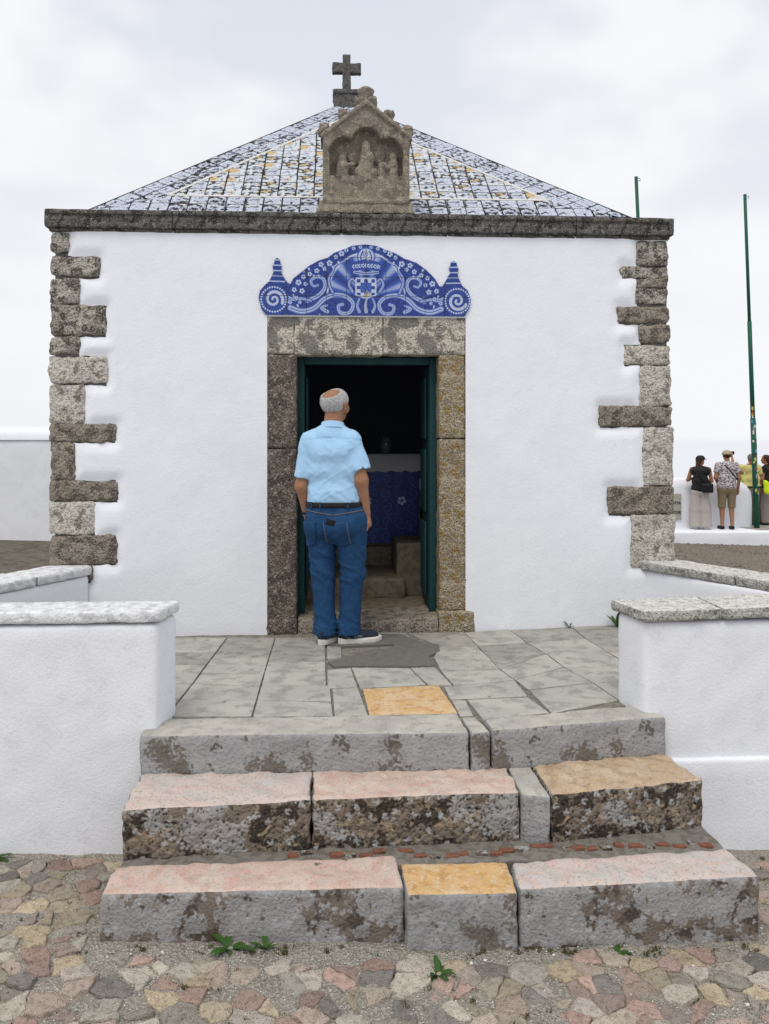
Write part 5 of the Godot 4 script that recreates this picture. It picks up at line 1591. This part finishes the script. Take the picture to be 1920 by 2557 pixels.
# A standing figure in simple clothes; a: options. Faces -z locally.
func figure(label: String, at: Vector3, turn: float, h: float, a: Dictionary) -> Node3D:
	var o := thing("person", label, "person", at, turn, "visitors on the viewpoint platform")
	var s := h / 1.72
	var lean: Vector3 = a.get("lean", Vector3.ZERO)      # how far shoulders shift
	var cell := .021
	var sh_l: Vector3 = Vector3(-.19, 1.40, 0) + lean
	var sh_r: Vector3 = Vector3(.19, 1.40, 0) + lean
	var el_l: Vector3 = a.get("el_l", Vector3(-.25, 1.12, .03)) 
	var wr_l: Vector3 = a.get("wr_l", Vector3(-.24, .87, -.05))
	var el_r: Vector3 = a.get("el_r", Vector3(.25, 1.12, .03))
	var wr_r: Vector3 = a.get("wr_r", Vector3(.25, .87, -.03))
	var hc: Vector3 = Vector3(0, 1.60, -.01) + lean * 1.35
	var hand_l := (wr_l - el_l).normalized()
	var hand_r := (wr_r - el_r).normalized()
	var wide: float = a.get("wide", 1.0)
	var arms := [cp(sh_l.x, sh_l.y, sh_l.z, el_l.x, el_l.y, el_l.z, .052, .042), cp(el_l.x, el_l.y, el_l.z, wr_l.x, wr_l.y, wr_l.z, .042, .027), cp(sh_r.x, sh_r.y, sh_r.z, el_r.x, el_r.y, el_r.z, .052, .042), cp(el_r.x, el_r.y, el_r.z, wr_r.x, wr_r.y, wr_r.z, .042, .027)]
	var legs := [cp(-.095, .85, 0, -.10, .48, -.01, .085, .058), cp(-.10, .48, -.01, -.10, .09, .01, .06, .038), cp(.095, .85, 0, .10, .48, -.01, .085, .058), cp(.10, .48, -.01, .11, .09, .01, .06, .038), cp(-.10, .05, .02, -.12, .035, -.13, .04, .032), cp(.11, .05, .02, .13, .035, -.13, .04, .032)]
	var core := [cp(-.10, 1.36, 0, .10, 1.36, 0, .085, .085, 1.15), cp(0, 1.3, 0, 0, .92, 0, .12, .125, 1.15), cp(0, 1.40, .01, 0, 1.55, -.005, .055, .05)]
	for k in core.size():
		for e in 2:
			core[k][e] += lean * smoothstep(.9, 1.45, core[k][e].y)
	var st := begin()
	var all := arms + legs + core
	net(st, func(p: Vector3) -> float: return caps_d(p, all, .03), Vector3(-.55, 0, -.62), Vector3(.62, 1.62, .25) + Vector3(0, a.get("reach", 0.0), 0), cell)
	var hb := Basis(Vector3.UP, a.get("look", 0.0)) * Basis(Vector3.BACK, a.get("tilt", 0.0))
	var head := [cp(0, .03, .018, 0, .03, -.022, .078, .077), cp(0, -.04, -.04, 0, -.06, -.055, .058, .044), cp(0, -.005, -.10, 0, -.03, -.108, .011, .014), cp(0, -.05, .01, 0, -.16, .02, .05, .055), cp(-.08, 0, .01, -.084, -.03, .006, .013, .01), cp(.08, 0, .01, .084, -.03, .006, .013, .01)]
	net(st, func(p: Vector3) -> float:
		var q := hb.inverse() * (p - hc)
		var d := caps_d(q, head, .018)
		for e in [-1.0, 1.0]:
			d = maxf(d, .011 - (q - Vector3(.03 * e, .005, -.096)).length())
		return maxf(d, -maxf(absf(q.y + .055) - .003, maxf(absf(q.x) - .022, q.z + .08))), hc - Vector3(.13, .2, .14), hc + Vector3(.13, .13, .13), .013)
	for hd in [[wr_l, hand_l, 1.0], [wr_r, hand_r, -1.0]]:
		var caps := hand_caps(hd[0], hd[1], Vector3(.2 * hd[2], 0, -.95).normalized(), Vector3(hd[2] * .9, -.1, .1).normalized(), 1.0)
		var c: Vector3 = hd[0] + hd[1] * .08
		net(st, func(p: Vector3) -> float: return caps_d(p, caps, .008), c - Vector3.ONE * .11, c + Vector3.ONE * .11, .0125)
	part("body", finish(st), a.get("skin", M.skin), o)
	# top
	var sleeve: float = a.get("sleeve", .6)
	var tops := [cp(-.12, 1.34, 0, .12, 1.34, 0, .10, .10), cp(-.07 * wide, 1.12, 0, .07 * wide, 1.12, 0, .125, .125), cp(-.08 * wide, .95, 0, .08 * wide, .95, 0, .125, .125), cp(0, 1.34, 0, 0, .95, 0, .128, .132, 1.06), cp(0, 1.44, .012, -.17, 1.38, 0, .05, .062), cp(0, 1.44, .012, .17, 1.38, 0, .05, .062)]
	for k in tops.size():
		for e in 2:
			tops[k][e] += lean * smoothstep(.9, 1.45, tops[k][e].y)
	var ends := [sh_l.lerp(el_l, sleeve), sh_r.lerp(el_r, sleeve)]
	var hem: float = a.get("hem", .86)
	var slv := [[sh_l, ends[0], .066, .068, 1.0], [sh_r, ends[1], .066, .068, 1.0]]
	part(a.get("top_name", "shirt"), net_mesh(func(p: Vector3) -> float:
		var d := caps_d(p, tops, .05)
		if sleeve > 0.05:
			for k in 2:
				var dir: Vector3 = (slv[k][1] - slv[k][0]).normalized()
				d = smin(d, maxf(cap_d(p, slv[k]), (p - slv[k][1]).dot(dir)), .02)
		d += .006 * nz.get_noise_3d(p.x * 8.0, p.y * 12.0 + p.x * 9.0, p.z * 8.0)
		var neck := p - (Vector3(0, 1.535, -.03) + lean)
		return maxf(maxf(d, hem - p.y), .075 - neck.length()), Vector3(-.42, hem - .05, -.5), Vector3(.5, 1.56, .25), .019), a.top, o)
	# trousers, shorts
	var cut: float = a.get("cut", .06)
	var loose: float = a.get("loose", 0.0)
	var tr := [cp(-.085, .88, 0, .085, .88, 0, .118, .118), cp(-.098, .82, 0, -.105, .46, -.01, .10, .078 + loose), cp(-.105, .46, -.01, -.105, .05, .01, .078 + loose, .066 + loose * 1.5), cp(.098, .82, 0, .105, .46, -.01, .10, .078 + loose), cp(.105, .46, -.01, .115, .05, .01, .078 + loose, .066 + loose * 1.5)]
	var tl := [tr[1], tr[2]]
	var tl2 := [tr[3], tr[4]]
	part(a.get("bottom_name", "trousers"), net_mesh(func(p: Vector3) -> float:
		var d := smin(caps_d(p, tl if p.x < 0.0 else tl2, .03), cap_d(p, tr[0]), .04)
		d += .007 * nz.get_noise_3d(p.x * 7.0, p.y * 9.0 + p.x * 12.0, p.z * 7.0)
		return maxf(maxf(d, cut - p.y), p.y - .97), Vector3(-.32, cut - .03, -.2), Vector3(.32, 1.0, .2), .019), a.bottom, o)
	for e in [-1.0, 1.0]:
		part("shoe", net_mesh(func(p: Vector3) -> float:
			return maxf(cap_d(p, [Vector3(.105 * e, .04, .03), Vector3(.125 * e, .03, -.14), .048, .04, 1.0]), -p.y - .0), Vector3(.105 * e - .09, -.02, -.22), Vector3(.105 * e + .1, .12, .12), .014), a.get("shoe", M.black), o)
	# hair and cap
	if a.has("hair"):
		var long: float = a.get("long", 0.0)
		part("hair", net_mesh(func(p: Vector3) -> float:
			var q := hb.inverse() * (p - hc)
			var d := cap_d(q, head[0]) - .014
			d = maxf(d, maxf(-.05 - q.y, -.045 - q.z + maxf(0.0, .05 - q.y) * .8))
			if long > 0.0:
				d = smin(d, cap_d(q, [Vector3(0, .02, .05), Vector3(.01, -long, .11), .07, .045, 1.3]), .03)
			return d + .004 * nz.get_noise_3d(q.x * 90.0, q.y * 20.0, q.z * 90.0), hc - Vector3(.15, .12 + long, .15), hc + Vector3(.15, .15, .22), .014), a.hair, o)
	if a.has("cap"):
		part("cap", net_mesh(func(p: Vector3) -> float:
			var q := hb.inverse() * (p - hc)
			var d := maxf(cap_d(q, head[0]) - .017, .022 - q.y)
			var brim := maxf(Vector2(q.x, (q.z + .085) * .85).length() - .085, maxf(absf(q.y - .03 + .3 * absf(q.x) * absf(q.x) * 10.0 * .1) - .006, q.z + .06))
			return minf(d, brim), hc - Vector3(.14, .03, .24), hc + Vector3(.14, .16, .15), .012), a.cap, o)
	o.scale = Vector3.ONE * s
	return o

func strap(o: Node3D, called: String, pts: Array, r: float, mat) -> void:
	var st := begin()
	var radii := []
	for p in pts:
		radii.append(r)
	tube(st, pts, radii, 6)
	part(called, finish(st), mat, o)

func far_things() -> void:
	# raised platform with a white kerb, parapet with a rounded end
	var kerb := begin()
	block(kerb, [Vector3(4.0, -1.3, -16.5), Vector3(16.0, -1.3, -16.5), Vector3(16.0, -1.3, -11.6), Vector3(4.0, -1.3, -11.9), Vector3(4.0, -.64, -16.5), Vector3(16.0, -.64, -16.5), Vector3(16.0, -.64, -11.6), Vector3(4.0, -.64, -11.9)], .04, Vector3i(60, 4, 20), .012, 2.0)
	structure("platform", finish(kerb), M.plaster, "white kerbed viewpoint platform beyond the pebbled ground")
	var pv := begin()
	block(pv, box8(9.0, 15.9, -.70, -.634, -16.4, -12.0), .005, Vector3i(4, 1, 4), 0.0)
	structure("pavement", finish(pv), M.paving_dark, "grey paving on top of the viewpoint platform")
	var par := thing("parapet", "long white parapet wall with rounded top and curved end on the platform", "wall")
	var st := begin()
	var prof := func(x: float) -> float: return .50 - (0.0 if x < 8.75 else .34 * (1.0 - sqrt(maxf(0.0, 1.0 - pow((x - 8.75) / .56, 2.0)))))
	var prev := []
	for i in 61:
		var x := 3.6 + (9.30 - 3.6) * i / 60.0
		var hgt: float = prof.call(x)
		var cur := [Vector3(x, -.66, -12.66), Vector3(x, hgt - .22, -12.66), Vector3(x, hgt - .06, -12.70), Vector3(x, hgt, -12.85), Vector3(x, hgt - .06, -13.05), Vector3(x, -.66, -13.10)]
		if i > 0:
			for k in 5:
				quad(st, prev[k], prev[k + 1], cur[k + 1], cur[k], [Vector3.BACK, Vector3.BACK, Vector3(0, 1, 1), Vector3(0, 1, -1), Vector3.FORWARD][k])
		prev = cur
	for k in 4:
		tri(st, prev[0], prev[k + 1], prev[mini(k + 2, 5)], Vector3.RIGHT)
	part("wall_body", finish(st), M.plaster, par)
	var sg := thing("notice_sign", "small grey notice board with black capital lettering on the white parapet", "sign", Vector3(7.33, -.16, -12.64))
	part("board", block_mesh(box8(-.30, .30, -.30, .30, -.004, .012), .004, Vector3i(1, 1, 1)), textured(paint(C(.36, .36, .33), [["mid", 0, 0, .5, .7, C(.42, .41, .36), .7], ["blotch", 0, 0, .5, .7, C(.38, .36, .27), .6]], 128), .6, .7), sg)
	var fnt := SystemFont.new()
	fnt.font_names = PackedStringArray(["Droid Sans"])
	fnt.font_weight = 700
	for l in [["DITA", .09], ["NTER", -.13]]:
		var tm := TextMesh.new()
		tm.text = l[0]
		tm.font = fnt
		tm.font_size = 32
		tm.pixel_size = .0029
		tm.depth = .004
		tm.horizontal_alignment = HORIZONTAL_ALIGNMENT_RIGHT
		part("lettering", tm, M.black, sg, Vector3(.285 - (0.0 if tm.horizontal_alignment != HORIZONTAL_ALIGNMENT_RIGHT else 0.0), l[1], .0155))
	# flagpoles
	for f in [[Vector3(9.31, -.64, -12.45), Vector3(9.03, 6.95, -12.45), "tall green sticker covered flagpole at the end of the parapet"], [Vector3(6.45, -.9, -11.28), Vector3(6.083, 6.93, -11.28), "green pole standing behind the chapel roof"]]:
		var p := thing("flagpole", f[2], "flagpole", f[0], 0.0)
		var d: Vector3 = f[1] - f[0]
		for s in [[0.0, .33, .062], [.33, .62, .05], [.62, 1.0, .037]]:
			var s2 := begin()
			tube(s2, [d * s[0], d * s[1]], [s[2], s[2] * .96], 14)
			part("pole_section", finish(s2), M.pole_green, p)
		var s5 := begin()
		tube(s5, [d * .995 + Vector3(.04, 0, 0), d * .995 + Vector3(.085, .0, .0), d * .995 + Vector3(.09, -.04, 0), d * .995 + Vector3(.05, -.05, 0)], [.008, .008, .008, .008], 6)
		part("pulley", finish(s5), M.grey_rubber, p)
		if f[0].x > 9.0:
			var cols := [C(.62, .62, .6), C(.05, .05, .06), C(.45, .05, .04), C(.1, .25, .4), C(.55, .5, .12), C(.3, .3, .32)]
			for k in 34:
				var t := .10 + .27 * k / 34.0 + rng.randf_range(-.004, .004)
				var ang := rng.randf_range(-1.1, 1.1)
				var c := d * t
				var rad := .0635 if t < .33 else .0515
				var s6 := begin()
				var hh := rng.randf_range(.02, .045)
				for q in 4:
					var a0 := ang + q * .16
					var a1 := ang + (q + 1) * .16
					quad(s6, c + Vector3(sin(a0) * rad, -hh, cos(a0) * rad), c + Vector3(sin(a1) * rad, -hh, cos(a1) * rad), c + Vector3(sin(a1) * rad, hh, cos(a1) * rad), c + Vector3(sin(a0) * rad, hh, cos(a0) * rad), Vector3(sin(ang), 0, cos(ang)))
				part("sticker", finish(s6), solid(cols[rng.randi() % cols.size()], .5), p)
	# left background: white boundary wall
	var lw := thing("boundary_wall", "white rendered boundary wall with rounded coping beyond the dirt ground", "wall")
	part("wall_body", block_mesh(box8(-16.0, -2.6, -1.2, 1.375, -10.2, -9.78), .02, Vector3i(50, 20, 2), .008, 1.5), M.plaster_scuffed, lw)
	var cpst := begin()
	var arc := []
	for k in 9:
		var a := PI * k / 8.0
		arc.append(Vector2(-9.99 + cos(a) * .235, 1.37 + sin(a) * .235))
	for i in 30:
		var x0 := lerpf(-16.0, -2.6, i / 30.0)
		var x1 := lerpf(-16.0, -2.6, (i + 1) / 30.0)
		for k in 8:
			quad(cpst, Vector3(x0, arc[k].y, arc[k].x), Vector3(x1, arc[k].y, arc[k].x), Vector3(x1, arc[k + 1].y, arc[k + 1].x), Vector3(x0, arc[k + 1].y, arc[k + 1].x), Vector3(0, arc[k].y - 1.37 + .01, arc[k].x + 9.99))
	part("coping", finish(cpst), M.plaster, lw)

func visitors_far() -> void:
	var print_m := StandardMaterial3D.new()
	print_m.albedo_texture = print_texture()
	print_m.uv1_triplanar = true
	print_m.uv1_scale = Vector3.ONE * 2.2
	print_m.roughness = .9
	var beige := solid(C(.40, .36, .34), .95)
	var khaki := solid(C(.20, .155, .095), .95)
	var brownhair := solid(C(.05, .022, .012), .7)
	var py := -.64
	# woman with long hair and black top
	var w := figure("woman in black cap and black vest with long brown hair and wide beige trousers", Vector3(7.95, py, -12.35), -.35, 1.66, {"top": M.black, "top_name": "vest", "sleeve": 0.0, "bottom": beige, "loose": .055, "hair": brownhair, "long": .34, "cap": M.black, "look": -.9, "shoe": M.sole, "hem": .80, "el_l": Vector3(-.27, 1.14, -.06), "wr_l": Vector3(-.12, 1.20, -.24), "el_r": Vector3(.25, 1.13, -.04), "wr_r": Vector3(.14, 1.02, -.22)})
	part("shoulder_bag", block_mesh(box8(.02, .27, .86, 1.08, .13, .22), .04, Vector3i(4, 4, 3), .008, 9.0), M.black, w)
	strap(w, "bag_strap", [Vector3(.12, 1.06, .15), Vector3(-.03, 1.25, .14), Vector3(-.15, 1.44, .05), Vector3(-.12, 1.40, -.10)], .011, M.leather)
	# man in patterned shirt
	var m := figure("man in tan cap, patterned navy and white shirt and khaki shorts", Vector3(8.53, py, -12.28), -.12, 1.78, {"top": print_m, "sleeve": .62, "bottom": khaki, "bottom_name": "shorts", "cut": .47, "hair": brownhair, "cap": solid(C(.40, .33, .23), .9), "look": .1, "wide": 1.15, "wr_l": Vector3(-.12, .98, -.22)})
	strap(m, "bag_strap", [Vector3(-.13, 1.45, .02), Vector3(-.06, 1.38, .115), Vector3(.08, 1.22, .135), Vector3(.21, 1.06, .08)], .012, M.leather)
	# man leaning over behind the parapet
	var lime := solid(C(.42, .60, .12), .9)
	var gman := figure("man in lime green shirt and dark sunglasses leaning sideways behind the parapet", Vector3(9.80, py - .10, -13.4), 2.75, 1.70, {"top": lime, "sleeve": .5, "bottom": khaki, "hair": M.black, "lean": Vector3(.34, -.18, -.05), "tilt": -.45, "el_r": Vector3(.55, 1.02, -.1), "wr_r": Vector3(.46, .95, -.32), "el_l": Vector3(.02, 1.0, -.1), "wr_l": Vector3(.1, .9, -.3)})
	part("sunglasses", block_mesh(box8(.385, .525, 1.355, 1.395, -.19, -.165), .008, Vector3i(2, 1, 1)), M.black, gman)
	# man in yellow polo holding up a phone
	var yel := solid(C(.60, .52, .20), .9)
	var y := figure("man in pale yellow polo shirt and grey shorts raising a phone", Vector3(9.47, py, -13.0), .15, 1.68, {"top": yel, "sleeve": .6, "bottom": solid(C(.22, .20, .17), .95), "bottom_name": "shorts", "cut": .34, "hair": solid(C(.16, .14, .12), .8), "wide": 1.2, "el_l": Vector3(-.33, 1.42, -.22), "wr_l": Vector3(-.30, 1.66, -.34), "reach": .2, "hem": .92})
	part("belt", net_mesh(func(p: Vector3) -> float: return maxf(absf(cap_d(p, cp(-.085, .93, 0, .085, .93, 0, .135, .135))) - .008, absf(p.y - .935) - .02), Vector3(-.26, .9, -.18), Vector3(.26, .98, .18), .012), M.leather, y)
	strap(y, "headphones", [Vector3(-.09, 1.47, -.05), Vector3(-.075, 1.49, .06), Vector3(0, 1.49, .095), Vector3(.075, 1.49, .06), Vector3(.09, 1.47, -.05)], .017, solid(C(.35, .03, .03), .5))
	var ph := thing("phone", "black phone held up in a raised hand", "phone", Vector3(9.13, 1.06, -13.33))
	part("phone_body", block_mesh(box8(-.085, .085, -.04, .04, -.006, .006), .005, Vector3i(1, 1, 1)), M.black, ph)
	# woman at the edge
	var d := figure("woman in black top and grey trousers with dark hair beside the flagpole", Vector3(9.90, py, -13.15), .9, 1.66, {"top": M.black, "sleeve": .45, "bottom": solid(C(.25, .22, .20), .95), "hair": brownhair, "long": .2, "loose": .02, "el_l": Vector3(-.24, 1.13, -.05), "wr_l": Vector3(-.12, 1.05, -.24), "el_r": Vector3(.24, 1.13, -.05), "wr_r": Vector3(.12, 1.05, -.24)})
	part("bag", block_mesh(box8(-.24, -.08, .82, 1.0, .06, .16), .03, Vector3i(3, 3, 3), .006, 9.0), solid(C(.09, .04, .02), .6), d)
	var j := thing("jacket", "neon yellow jacket hanging beside the yellow polo man", "jacket", Vector3(9.74, .24, -12.85))
	part("jacket_cloth", net_mesh(func(p: Vector3) -> float: return caps_d(p, [cp(0, .12, 0, .03, -.06, 0, .06, .085, 1.6), cp(-.03, .16, 0, .0, .1, 0, .04, .06, 1.6)], .03) + .012 * nz.get_noise_3dv(p * 18.0), Vector3(-.16, -.2, -.1), Vector3(.18, .26, .1), .012), solid(C(.62, .80, .02), .8), j)

func sky_image() -> ImageTexture:
	var img := Image.create(1024, 512, false, Image.FORMAT_RGBF)
	var n := FastNoiseLite.new()
	n.seed = 5
	n.frequency = 1.0
	n.fractal_octaves = 5
	for y in 512:
		var el := (.5 - (y + .5) / 512.0) * PI
		for x in 1024:
			var az := (x + .5) / 1024.0 * TAU
			var d := Vector3(sin(az) * cos(el), sin(el) * 1.9, cos(az) * cos(el))
			var a := n.get_noise_3dv(d * 1.5) * .9 + .35 * n.get_noise_3dv(d * 4.5 + Vector3(9, 3, 1))
			var cover := smoothstep(-.22, .30, a)
			var hor := 1.0 - smoothstep(0.0, .55, absf(sin(el)))
			cover = lerpf(cover, 1.0, hor * .8)
			var c := C(.68, .71, .80).lerp(C(.885, .895, .915), cover)
			img.set_pixel(x, y, c)
	return ImageTexture.create_from_image(img)

# ------------------------------------------------------------------ scene
func _ready() -> void:
	var t0 := Time.get_ticks_msec()
	rng.seed = 77
	nz.seed = 3
	nz.frequency = 1.0
	nz.noise_type = FastNoiseLite.TYPE_SIMPLEX_SMOOTH
	var cam := Camera3D.new()
	cam.name = "camera"
	cam.projection = Camera3D.PROJECTION_FRUSTUM
	cam.near = .1
	cam.far = 500.0
	cam.size = 1.2289 * .1
	cam.frustum_offset = Vector2(0, -.0867 * .1)
	cam.position = Vector3(-.225, 1.373, 5.99)
	cam.rotation.y = -.057
	add_child(cam)
	cam.current = true
	var env := Environment.new()
	var sky := Sky.new()
	var sm := PanoramaSkyMaterial.new()
	sm.panorama = sky_image()
	sky.sky_material = sm
	env.background_mode = Environment.BG_SKY
	env.sky = sky
	env.background_energy_multiplier = 1.0
	env.tonemap_mode = Environment.TONE_MAPPER_LINEAR
	env.tonemap_exposure = 1.06
	env.sdfgi_enabled = true
	env.ssao_enabled = true
	env.ssil_enabled = true
	var we := WorldEnvironment.new()
	we.environment = env
	add_child(we)
	var sun := DirectionalLight3D.new()
	sun.light_energy = .5
	sun.light_angular_distance = 28.0
	sun.light_color = Color(1.0, .97, .92)
	sun.shadow_enabled = true
	sun.rotation = Vector3(-1.08, -.5, 0)
	add_child(sun)
	make_pool()
	materials()
	print("materials ", Time.get_ticks_msec() - t0)
	ground()
	terrace()
	print("ground ", Time.get_ticks_msec() - t0)
	chapel()
	print("chapel ", Time.get_ticks_msec() - t0)
	walls()
	steps()
	far_things()
	print("walls ", Time.get_ticks_msec() - t0)
	tile_panel()
	niche()
	roof_cross()
	interior_things()
	print("niche ", Time.get_ticks_msec() - t0)
	visitor()
	print("visitor ", Time.get_ticks_msec() - t0)
	visitors_far()
	print("far people ", Time.get_ticks_msec() - t0)
	weed(Vector3(-.635, ground_y(-.635, 2.76), 2.76), .10, 9, "broad leaved weed growing against the lowest step")
	weed(Vector3(-.50, ground_y(-.5, 2.76), 2.765), .07, 7, "small weed growing beside the broad leaved weed at the lowest step", .9)
	weed(Vector3(.15, ground_y(.15, 2.93), 2.93), .085, 12, "bushy weed growing between the ground stones")
	weed(Vector3(.86, ground_y(.86, 2.80), 2.80), .085, 9, "dark weed growing under the pale pink slab of the lowest step", .35)
	weed(Vector3(-1.80, ground_y(-1.8, 2.02), 2.03), .10, 7, "weed growing at the foot of the white wall with whitewashed coping")
	weed(Vector3(1.79, .02, .10), .10, 9, "grassy weed growing at the foot of the chapel wall", 1.1)
	weed(Vector3(1.45, .015, .06), .05, 7, "tiny weed growing along the foot of the chapel wall", 1.0)
	print("done ", Time.get_ticks_msec() - t0)
